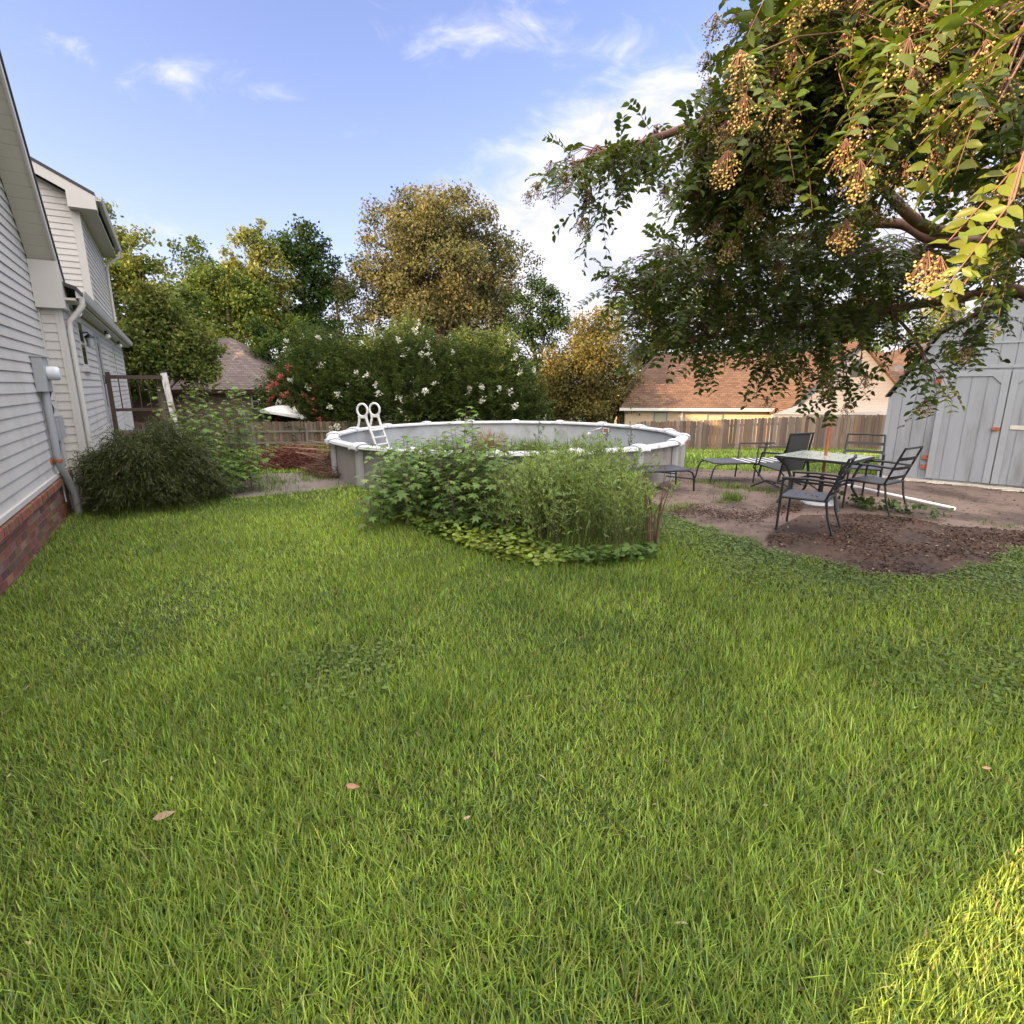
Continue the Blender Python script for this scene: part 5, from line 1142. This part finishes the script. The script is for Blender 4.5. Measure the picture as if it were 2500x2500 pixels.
def lawn_band(y0, y1, dens, Lm, Wm, segs, margin=1.12, keep=None):
    hw = y1*1.02*margin+1.4; n_ = int(dens*(y1-y0)*2*hw); x = RNG.uniform(-hw, hw, n_); y = RNG.uniform(y0, y1, n_)
    ok = np.abs(x) < y*1.02*margin+1.4; x, y = x[ok], y[ok]
    m_ = lawn_mask(x, y)*(1-.75*clover(x, y)); n1 = vnoise(x, y, 2.6); m_ *= .72+.5*n1; ok = RNG.random(len(x)) < m_; x, y = x[ok], y[ok]; k = len(x)
    t1 = vnoise(x, y, .45); t2 = vnoise(x+31, y+7, 1.9); hgt = .62+.75*vnoise(x+5, y+50, 1.5)
    L = Lm*hgt*RNG.uniform(.55, 1.3, k); bend = np.clip(RNG.beta(1.5, 4.2, k)*1.1, .03, .98)
    t = np.clip(-.02+.5*t1+.42*t2+RNG.normal(0, .2, k), 0, 1); c = lerp_cols(k, (.092, .155, .026), (.385, .495, .082), .29, t)
    dry = RNG.random(k) < .035; c[dry] = lerp_cols(dry.sum(), (.24, .20, .085), (.34, .29, .13), .15)
    blue = RNG.random(k) < .08; c[blue] = lerp_cols(blue.sum(), (.08, .15, .05), (.13, .22, .085), .12)
    parts.append(blades('g', x, y, L, Wm*RNG.uniform(.6, 1.35, k), bend, segs, c))
lawn_band(.0, 1.7, 11000, .070, .0045, 3, 1.3)
lawn_band(.0, 1.7, 9000, .034, .0060, 2, 1.3)
lawn_band(1.7, 3.2, 9000, .072, .0052, 2)
lawn_band(1.7, 3.2, 5000, .034, .0070, 2)
lawn_band(3.2, 5.2, 6000, .072, .0060, 2)
lawn_band(5.2, 8.0, 3600, .072, .0078, 2)
lawn_band(8.0, 12.5, 1100, .08, .012, 2, 1.05)
lawn_band(12.5, 27, 230, .12, .024, 2, .9)
V = np.concatenate([p[0] for p in parts]); Cc = np.concatenate([p[2] for p in parts]); Fq, Ft, o_ = [], [], 0
for p in parts:
    for f in p[1]: (Fq if f.shape[1] == 4 else Ft).append(f+o_)
    o_ += len(p[0])
print('grass verts', len(V))
tag(mesh_np('lawn_grass', V, [np.concatenate(Fq), np.concatenate(Ft)], Cc, M['grass']), 'bright green uneven lawn grass covering the yard', 'grass', kind='stuff')
# tufts through the path, patio, fence foot, inside the pool
parts = []
def tuft(cx, cy, r_, n_, L, W=.008, z=None, ca=(.06, .11, .02), cb=(.17, .24, .04), bendm=.5):
    x = cx+RNG.normal(0, r_, n_); y = cy+RNG.normal(0, r_*.8, n_); t = RNG.random(n_); V_, F_, C_ = blades('t', x, y, L*RNG.uniform(.5, 1.25, n_), np.full(n_, W), np.clip(RNG.beta(2, 3, n_)*2*bendm, .05, .95), 2, lerp_cols(n_, ca, cb, .15, t))
    if z is not None: V_[:, 2] += z-np.repeat(terrain(x, y), 5)
    parts.append((V_, F_, C_))
def flush(name, label, cat):
    global parts
    V = np.concatenate([p[0] for p in parts]); C_ = np.concatenate([p[2] for p in parts]); Q, T_, o_ = [], [], 0
    for p in parts:
        Q.append(p[1][0]+o_); T_.append(p[1][1]+o_); o_ += len(p[0])
    parts = []; return tag(mesh_np(name, V, [np.concatenate(Q), np.concatenate(T_)], C_, M['grass']), label, cat, kind='stuff')
for (u, v, r_, n_, L) in ((600, 1165, .22, 260, .14), (640, 1195, .25, 300, .14), (680, 1180, .2, 220, .14), (790, 1160, .32, 420, .17), (830, 1150, .3, 360, .18), (560, 1175, .2, 160, .12), (700, 1208, .25, 240, .1), (870, 1185, .2, 140, .1), (640, 1170, .2, 200, .13), (760, 1172, .2, 160, .12)):
    p = gr(u, v); tuft(p.x, p.y, r_, n_, L)
flush('path_weeds', 'ragged grass growing over the old concrete path by the brush pile', 'grass')
for (u, v, r_, n_, L) in ((1712, 1177, .12, 120, .12), (1740, 1182, .10, 70, .09), (1775, 1188, .13, 150, .13), (1800, 1192, .12, 130, .11), (1850, 1198, .16, 170, .10), (1880, 1202, .12, 110, .09), (1788, 1222, .09, 220, .22), (1765, 1228, .08, 70, .10), (1680, 1237, .10, 110, .10), (1660, 1243, .12, 90, .09), (1640, 1248, .12, 110, .1), (1905, 1215, .12, 80, .08), (1745, 1300, .1, 50, .05), (1600, 1240, .15, 140, .1), (2470, 1290, .12, 60, .06), (2400, 1280, .1, 60, .06), (2490, 1196, .05, 40, .12)):
    p = gr(u, v); tuft(p.x, p.y, r_, n_, L)
flush('patio_weeds', 'grass tufts sprouting along the joints of the brown patio', 'grass')
for i in range(60):
    x = random.uniform(-11, -5); y = 25.6+(x+12)*.12-random.uniform(.3, 1.4); tuft(x, y, .3, 60, .40, .02, None, (.10, .13, .025), (.30, .27, .05) if x > -9.5 else (.16, .2, .04))
for i in range(40):
    x = random.uniform(6.4, 15); y = 24.3-(x-6)*.08-random.uniform(.2, .8); tuft(x, y, .3, 50, .25, .02, None, (.10, .14, .02), (.24, .28, .04))
flush('tall_grass', 'taller yellowing grass along the foot of the plank fences', 'grass')
for i in range(46):
    u = random.choice([random.uniform(1030, 1230), random.uniform(1270, 1480), random.uniform(1270, 1400)]); x = (u-1250)/1325*random.uniform(12.6, 14.6); y = random.uniform(12.0, 14.6)
    if math.hypot(x-PC.x, y-PC.y) < PR-.4: tuft(x, y, .18, 70, random.uniform(.22, .5), .012, .03, (.06, .10, .02), (.15, .20, .04), .4)
for i in range(8): tuft(-.55+random.gauss(0, .15), 13.9, .12, 60, .75, .008, .03, (.22, .12, .07), (.34, .22, .13), .35)
flush('pool_weeds', 'green and straw coloured weeds growing on the floor of the drained pool', 'grass')
def wiry(u, v, Y, h_, lb):
    p = at(u, v, Y); mb = MB(); mb.col = (.05, .075, .03); z0 = .0; root = empty('pool_weed', (p.x, Y, z0), 0, lb, 'weed', 'wiry weeds in the pool'); mb.tube([(0, 0, 0), (.02, 0, h_*.5), (.03, 0, h_)], [.006, .005, .002], 4); P_ = []
    for i in range(16):
        f = random.uniform(.35, 1); a = random.uniform(-1, 1); e = Vector((a*.28*(1.2-f), random.gauss(0, .08), f*h_+.14)); s_ = Vector((.03*f, 0, f*h_)); mb.tube([s_, e], [.003, .001], 3, False)
        for q in range(6): P_.append(s_.lerp(e, (q+1)/6))
    mb.build('stems', M['twig_red'], root); k = len(P_); L = RNG.uniform(.04, .08, k); nr = RNG.normal(0, .5, (k, 3)); nr[:, 2] += 1
    leaves('foliage', np.array([tuple(q) for q in P_]), RNG.normal(0, 1, (k, 3)), nr, L, L*.3, lerp_cols(k, (.05, .08, .03), (.10, .14, .05)), M['leaf'], root, 'strip')
wiry(1313, 1080, 12.8, .95, 'wiry weed in the pool, left of the leafy patch on the far liner'); wiry(1478, 1085, 11.4, .72, 'short wiry weed in the pool, just left of the torn flap'); wiry(1535, 1085, 11.0, .85, 'wiry weed in the pool in front of the skimmer opening')
# clover leaves
def clov(n_, x0, x1, y0, y1):
    x = RNG.uniform(x0, x1, n_); y = RNG.uniform(y0, y1, n_); ok = (RNG.random(n_) < clover(x, y)*lawn_mask(x, y)); return x[ok], y[ok]
xs, ys = [], []
for a in ((90000, .8, 7.6, 1.8, 7.2), (4000, -2, -.2, 2.4, 3.8), (2500, -3.4, -2.1, 2.2, 5.2)):
    x, y = clov(*a); xs.append(x); ys.append(y)
x = np.concatenate(xs); y = np.concatenate(ys); k = len(x); nr = RNG.normal(0, .3, (k, 3)); nr[:, 2] += 1; az = RNG.normal(0, 1, (k, 3)); az[:, 2] *= .1; L = RNG.uniform(.014, .030, k)
print('clover', k)
tag(leaves('ground_clover', np.c_[x, y, terrain(x, y)+RNG.uniform(.02, .065, k)], az, nr, L, L, lerp_cols(k, (.08, .13, .03), (.19, .25, .055), .16, np.clip(vnoise(x, y, 2)*.7+RNG.random(k)*.3, 0, 1)), M['leaf'], None, 'round'), 'low round leaved ground cover between the lawn and the brown soil', 'ground cover', kind='stuff')
# leaf litter on soil and patio
q1 = scatter_poly(SOIL_S, 14000); q1 = q1[RNG.random(len(q1)) < np.clip(vnoise(q1[:, 0], q1[:, 1], 2.2)*1.6-.35, .03, 1)]; q2 = scatter_poly(PAT_S, 1500)
cx = RNG.uniform(1560, 1960, 2600); ring_ = np.array([tuple(gr(u, 1262+10*math.sin(u/40)-(u-1560)*.02+RNG.normal(0, 8)))[:2] for u in cx]); q = np.r_[q1, q2, ring_]; k = len(q)
q = q[inpoly(q[:, 0], q[:, 1], PAT_S) | inpoly(q[:, 0], q[:, 1], SOIL_S)]; k = len(q)
nr = RNG.normal(0, .4, (k, 3)); nr[:, 2] += 1; az = RNG.normal(0, 1, (k, 3)); az[:, 2] *= .2; L = RNG.uniform(.012, .05, k)
c = lerp_cols(k, (.035, .017, .011), (.085, .042, .025), .3); li = RNG.random(k) < .05; c[li] = lerp_cols(li.sum(), (.16, .11, .075), (.26, .20, .135), .15)
tag(leaves('leaf_litter', np.c_[q, terrain(q[:, 0], q[:, 1])+.024+RNG.uniform(0, .012, k)], az, nr, L, L*RNG.uniform(.25, .6, k), c, M['litter'], None, 'leaf'), 'brown leaf litter and twigs spread over the soil and patio', 'leaf litter', kind='stuff')
# plants in the soil by the right chair
q = np.array([tuple(gr(u, v))[:2] for u, v in ((2105, 1245), (2090, 1240), (2120, 1250), (2150, 1248), (2170, 1250), (2190, 1255), (2080, 1235), (2215, 1258), (2245, 1262), (2290, 1272), (2110, 1238))]); q = np.repeat(q, 16, 0)+RNG.normal(0, .07, (11*16, 2)); k = len(q)
nr = RNG.normal(0, .35, (k, 3)); nr[:, 2] += 1; az = RNG.normal(0, 1, (k, 3)); L = RNG.uniform(.04, .085, k)
tag(leaves('soil_weeds', np.c_[q, RNG.uniform(.04, .16, k)], az, nr, L, L*.85, lerp_cols(k, (.05, .09, .03), (.11, .16, .045)), M['leaf'], None, 'round'), 'broad leaved weeds under the right hand chair', 'weeds', kind='stuff')
# a few single dry leaves on the lawn
for i, (u, v, s, lb) in enumerate(((380, 1985, .075, 'curled tan leaf on the lawn at the lower left'), (845, 1915, .06, 'dry folded leaf low in the grass left of the middle'), (2125, 1672, .07, 'pinkish dry leaf on the lawn below the soil bed'), (2395, 1875, .035, 'small yellow leaf on the lawn near the right edge'), (1130, 2000, .03, 'small dark curled leaf in the middle of the lawn'), (1005, 1740, .025, 'small yellow leaf bit near the middle of the lawn'))):
    p = gr(u, v, .045); k = 3; P_ = np.array([tuple(p)]*k)+RNG.normal(0, s*.15, (k, 3))*np.array([1, 1, .3]); az = np.array([[1, .35, .2], [-.6, .5, .35], [.3, -.2, .5]])*np.array([1, -1, 1])[None]**i
    tag(leaves('dry_leaf', P_[:1], az[:1], np.array([[.1, -.7, .6]]), s*1.1, s*.42, lerp_cols(1, (.26, .17, .10), (.34, .24, .15), .05), M['litter'], None, 'leaf'), lb, 'leaf', 'single dry leaves on the lawn')

# straw bits and clippings caught in the grass
k = 420; x = RNG.uniform(-4, 5, k); y = RNG.uniform(.9, 7, k); ok = (np.abs(x) < y*1.1+.6) & (lawn_mask(x, y) > 0); x, y = x[ok], y[ok]; k = len(x)
nr = RNG.normal(0, .5, (k, 3)); nr[:, 2] += 1; az = RNG.normal(0, 1, (k, 3)); az[:, 2] *= .35; L = RNG.uniform(.012, .06, k)
tag(leaves('lawn_litter', np.c_[x, y, terrain(x, y)+RNG.uniform(.025, .05, k)], az, nr, L, np.minimum(L*.35, .009), lerp_cols(k, (.13, .09, .05), (.36, .30, .19), .2), M['litter'], None, 'leaf'), 'straw coloured clippings and leaf scraps caught in the lawn', 'litter', kind='stuff')

# ================================================================== crape myrtle overhead
TB = Vector((4.45, 3.75, 0))
cm = empty('crape_myrtle', TB, 0, 'large crape myrtle hanging over the right side of the lawn with golden seed heads', 'tree')
LIMBS = [[(TB.x, TB.y, 0), (TB.x+.05, TB.y+.05, 1.2), tuple(at(2590, 560, 3.7)), tuple(at(2290, 565, 3.8)), tuple(at(2140, 447, 3.8)), tuple(at(2040, 400, 3.6)), tuple(at(1900, 330, 3.4))],
         [(TB.x, TB.y, 0), (TB.x-.02, TB.y+.15, 1.1), tuple(at(2560, 655, 3.9)), tuple(at(2290, 590, 4.1)), tuple(at(2150, 545, 4.3)), tuple(at(1770, 620, 4.6)), tuple(at(1600, 690, 4.8)), tuple(at(1500, 710, 4.9))],
         [(TB.x, TB.y, 0), (TB.x+.1, TB.y+.3, 1.1), tuple(at(2540, 740, 4.3)), tuple(at(2300, 735, 4.5)), tuple(at(2000, 790, 4.7)), tuple(at(1760, 820, 4.8)), tuple(at(1640, 850, 4.9))],
         [(TB.x, TB.y, 0), (TB.x-.15, TB.y-.2, 1.3), tuple(at(2650, 350, 3.0)), tuple(at(2330, 120, 2.8)), tuple(at(2000, 130, 2.8)), tuple(at(1800, 260, 3.1)), tuple(at(1650, 320, 3.7)), tuple(at(1500, 370, 4.0)), tuple(at(1390, 400, 4.1))],
         [(TB.x, TB.y, 0), (TB.x-.1, TB.y-.1, 1.4), tuple(at(2620, 460, 3.3)), tuple(at(2350, 300, 3.2)), tuple(at(2150, 260, 3.2)), tuple(at(1950, 420, 3.6))],
         [(TB.x, TB.y, 0), (TB.x+.15, TB.y-.3, 1.3), tuple(at(2700, 250, 2.4)), tuple(at(2480, 60, 2.0)), tuple(at(2300, -150, 2.2))],
         [(TB.x, TB.y, 0), (TB.x+.25, TB.y+.1, 1.4), tuple(at(2640, 500, 4.2)), tuple(at(2500, 420, 4.5)), tuple(at(2300, 420, 5.0))]]
def polyline(P_, m_=7):
    P_ = [Vector(p) for p in P_]; out = []
    for i in range(len(P_)-1):
        p0 = P_[max(i-1, 0)]; p1 = P_[i]; p2 = P_[i+1]; p3 = P_[min(i+2, len(P_)-1)]
        for j in range(m_):
            t = j/m_; out.append(.5*((2*p1)+(p2-p0)*t+(2*p0-5*p1+4*p2-p3)*t*t+(3*p1-p0-3*p2+p3)*t**3))
    return out+[P_[-1]]
LP = [polyline(l) for l in LIMBS]; mb = MB()
for l in LP:
    k = len(l); mb.tube([p-TB for p in l], [.055*(1-i/(k-1))**.8+.006 for i in range(k)], 8)
mb.build('trunk', M['bark_crape'], cm)
ALLP = np.array([tuple(p) for l in LP for p in l[14:]])
# leaf masses: (u, v, distance, half width, half height, half depth m, shoots)
CL = [(2150, 150, 2.7, 300, 190, .5, 230), (2420, 90, 2.2, 190, 150, .4, 110), (2010, 60, 2.8, 140, 110, .4, 120), (1920, 200, 2.9, 105, 130, .4, 120), (1790, 300, 3.3, 70, 90, .35, 80), (1730, 440, 3.5, 45, 70, .3, 40),
      (1790, 400, 3.4, 100, 110, .4, 80), (1800, 540, 3.8, 90, 90, .4, 70), (1950, 380, 3.3, 130, 110, .4, 90), (2050, 480, 3.8, 110, 70, .4, 50), (2250, 330, 3.0, 150, 80, .5, 60),
      (1560, 375, 3.9, 70, 32, .25, 34), (1470, 385, 4.0, 70, 30, .2, 26), (1400, 415, 4.1, 45, 40, .2, 14), (1440, 500, 4.1, 25, 45, .15, 8), (1600, 330, 3.8, 25, 35, .2, 8),
      (1640, 640, 4.6, 90, 50, .35, 50), (1540, 700, 4.8, 65, 50, .35, 40), (1760, 680, 4.6, 130, 70, .5, 110), (1900, 620, 4.4, 130, 80, .5, 100), (2070, 610, 4.4, 130, 90, .6, 110), (2250, 620, 4.4, 120, 70, .6, 70), (2420, 560, 4.4, 90, 50, .6, 30), (2440, 660, 4.4, 70, 60, .5, 32), (2330, 440, 4.8, 150, 30, .6, 16),
      (1600, 790, 4.9, 80, 55, .35, 46), (1730, 800, 4.8, 110, 60, .45, 80), (1880, 780, 4.8, 110, 80, .5, 100), (2030, 770, 4.7, 110, 80, .5, 90), (2150, 760, 4.6, 80, 60, .4, 50), (1720, 870, 4.8, 30, 30, .2, 9), (1895, 880, 4.7, 50, 32, .2, 16), (2020, 870, 4.6, 60, 40, .25, 22), (2060, 915, 4.5, 25, 40, .15, 8), (2030, 960, 4.5, 18, 22, .1, 4), (1960, 900, 4.6, 30, 30, .2, 8),
      (2200, 850, 4.3, 45, 25, .2, 8), (2340, 830, 4.0, 60, 18, .2, 9), (2260, 880, 4.0, 25, 30, .15, 5), (2290, 940, 3.9, 25, 35, .12, 5), (2400, 790, 4.0, 60, 20, .2, 8), (2400, 740, 4.4, 70, 30, .3, 14),
      (2480, 350, 2.6, 60, 120, .3, 26), (2480, 560, 2.4, 40, 60, .2, 12), (2250, -120, 2.6, 300, 120, .6, 120), (2600, 300, 3.2, 120, 200, .6, 60), (2760, 330, 3.2, 180, 260, .8, 130), (2800, -100, 3.0, 250, 250, .8, 130), (2720, 620, 4.0, 140, 160, .7, 90), (3100, 250, 3.4, 250, 300, .8, 140), (3200, -200, 3.2, 300, 300, .8, 120)]
cen, dirs, Ls, tips_n = [], [], [], []; mb = MB(); bigc = []
g = np.random.default_rng(77)
for (u, v, Y, ru, rv, rd, ns) in CL:
    c0 = at(u, v, Y); j = np.argmin(((ALLP-np.array(tuple(c0)))**2).sum(1)); st = Vector(ALLP[j]); sub = []
    for q in range(max(1, ns//9)):                       # secondary branches reaching into the mass
        e = at(u+g.uniform(-.7, .7)*ru, v+g.uniform(-.7, .7)*rv, Y+g.uniform(-.6, .6)*rd); m_ = st.lerp(e, .55)+Vector((0, 0, .06)); mb.tube([st-TB, m_-TB, e-TB], [.009, .006, .002], 5, False); sub.append((st, m_, e))
    for q in range(ns):
        a = np.clip(g.normal(0, .52, 2), -1.05, 1.05); p = at(u+a[0]*ru, v+a[1]*rv, Y+g.normal(0, .55)*rd); b_ = sub[int(g.integers(len(sub)))]; w_ = b_[1].lerp(b_[2], g.uniform(.2, 1))
        if (w_-p).length > .55: w_ = p+(w_-p).normalized()*.55
        mb.tube([w_-TB, w_.lerp(p, .5)+Vector((0, 0, .02))-TB, p-TB], [.004, .003, .002], 4, False)
        d_ = (p-w_).normalized()*.55+Vector((g.normal(0, .5)-.25, g.normal(0, .5)-.15, g.normal(0, .35)-.22)); cen.append(p-TB); dirs.append(d_); Ls.append(g.uniform(.14, .30)); tips_n.append((u, v, Y))
cen = np.array([tuple(p) for p in cen]); dirs = np.array([tuple(p) for p in dirs]); Ls = np.array(Ls)
mb.build('twigs', M['bark_crape'], cm)
dirs = unit(dirs); mb = MB()
for c, d_, l in zip(cen, dirs, Ls):
    mb.tube([c, c+d_*l*.5-np.array([0, 0, .09*l]), c+d_*l-np.array([0, 0, .35*l])], [.0022, .0018, .001], 3, False)
mb.build('shoots', M['bark_crape'], cm)
tips = sprays('leaves', cen, dirs, Ls, 7, .058, (.036, .062, .014), (.105, .145, .026), M['leaf_crape'], cm, .16, 'leaf', None, .52)
# hanging near sprays at the right edge, larger in view
near = [(2420, 210, 1.75, -.5, -.55), (2390, 330, 1.75, -.4, -.6), (2440, 545, 1.6, -.35, -.7), (2410, 620, 1.6, -.3, -.75), (2490, 120, 1.6, -.6, -.4), (2470, 440, 1.7, -.4, -.6)]
nc = np.array([tuple(at(u+35, v-60, Y)-TB) for u, v, Y, a, b_ in near]); nd = np.array([(a, .15, b_) for u, v, Y, a, b_ in near])
sprays('leaves', nc, nd, np.full(len(nc), .26), 8, .062, (.10, .14, .02), (.15, .18, .03), M['leaf_crape'], cm, .1, 'leaf', None, .52, .05)
mb = MB()
for c, d_ in zip(nc, unit(nd)):
    j = np.argmin(((ALLP-np.array(tuple(TB))-c)**2).sum(1)); s_ = ALLP[j]-np.array(tuple(TB)); mb.tube([s_, (s_*.6+c*.4)+np.array([.08, -.02, .1]), c, c+d_*.26], [.005, .0038, .0028, .0015], 5)
mb.build('twigs', M['bark_crape'], cm)
# seed heads
ico = np.array([(0, 0, 1), (.894, 0, .447), (.276, .851, .447), (-.724, .526, .447), (-.724, -.526, .447), (.276, -.851, .447), (.724, .526, -.447), (-.276, .851, -.447), (-.894, 0, -.447), (-.276, -.851, -.447), (.724, -.526, -.447), (0, 0, -1)])
icf = np.array([(0, 1, 2), (0, 2, 3), (0, 3, 4), (0, 4, 5), (0, 5, 1), (1, 6, 2), (2, 7, 3), (3, 8, 4), (4, 9, 5), (5, 10, 1), (1, 10, 6), (2, 6, 7), (3, 7, 8), (4, 8, 9), (5, 9, 10), (11, 7, 6), (11, 8, 7), (11, 9, 8), (11, 10, 9), (11, 6, 10)])
TN = np.array(tips_n); prob = np.where(TN[:, 1] < 450, 1.0, .22); sel = g.choice(len(tips), 430, replace=False, p=prob/prob.sum()); cen_b = []; own = []
extra = np.array([tuple(at(u, v, Y)-TB) for u, v, Y in ((2260, 40, 2.2), (2230, 90, 2.2), (2290, 110, 2.2), (1960, 260, 2.7), (2000, 290, 2.7), (1930, 240, 2.7), (2330, 350, 1.9), (2300, 380, 1.9), (2380, 250, 1.8), (2290, 670, 1.7), (2260, 655, 1.8), (2010, 410, 3.0), (2030, 380, 3.0), (1790, 360, 3.0), (2470, 450, 1.8), (1345, 410, 4.1), (1430, 560, 4.1), (1840, 60, 2.8), (2200, 60, 2.1), (2250, 130, 2.1), (2180, 130, 2.2), (2330, 60, 2.0), (2100, 30, 2.3), (1960, 300, 2.6), (2030, 250, 2.6), (1900, 160, 2.7), (2120, 200, 2.5), (2400, 40, 1.9), (2450, 230, 1.8), (1860, 250, 2.8), (2060, 130, 2.5))])
HEADS = np.r_[tips[sel], extra]
for i, p in enumerate(HEADS):
    m_ = int(g.integers(50, 120)); o_ = g.normal(0, 1, (m_, 3)); o_ = unit(o_)*g.random((m_, 1))**.4*np.array([.058, .058, .062]); cen_b.append(p+o_-np.array([0, 0, .02])); own += [i]*m_
cb_ = np.concatenate(cen_b); own = np.array(own); k = len(cb_); rr_ = g.uniform(.0032, .0052, k)
V = cb_[:, None]+ico[None]*rr_[:, None, None]; tt = g.random(len(HEADS)); bc = lerp_cols(k, (.17, .14, .04), (.40, .28, .09), .2, np.clip(tt[own]*.7+g.random(k)*.3, 0, 1))
mesh_np('seed_heads', V.reshape(-1, 3), [(icf[None]+(np.arange(k)*12)[:, None, None]).reshape(-1, 3)], np.repeat(bc, 12, 0), M['berry'], cm)
mb = MB()
for i, p in enumerate(HEADS):
    for q in cen_b[i][::3]: mb.tube([p+np.array([0, 0, .05]), q], .0009, 3, False)
mb.build('seed_stalks', M['bark_crape'], cm)
wp = np.array([tuple(at(u, v, Y)-TB) for u, v, Y in ((1540, 850, 4.8), (1530, 875, 4.8), (1545, 905, 4.8), (1840, 815, 4.7), (1870, 780, 4.7), (1880, 765, 4.7), (2170, 800, 4.3), (1680, 370, 3.4), (1990, 265, 2.6), (2330, 760, 3.8))])
flowers('blossoms', wp, .035, 40, ((.62, .60, .58), (.75, .73, .72)), cm, .022)
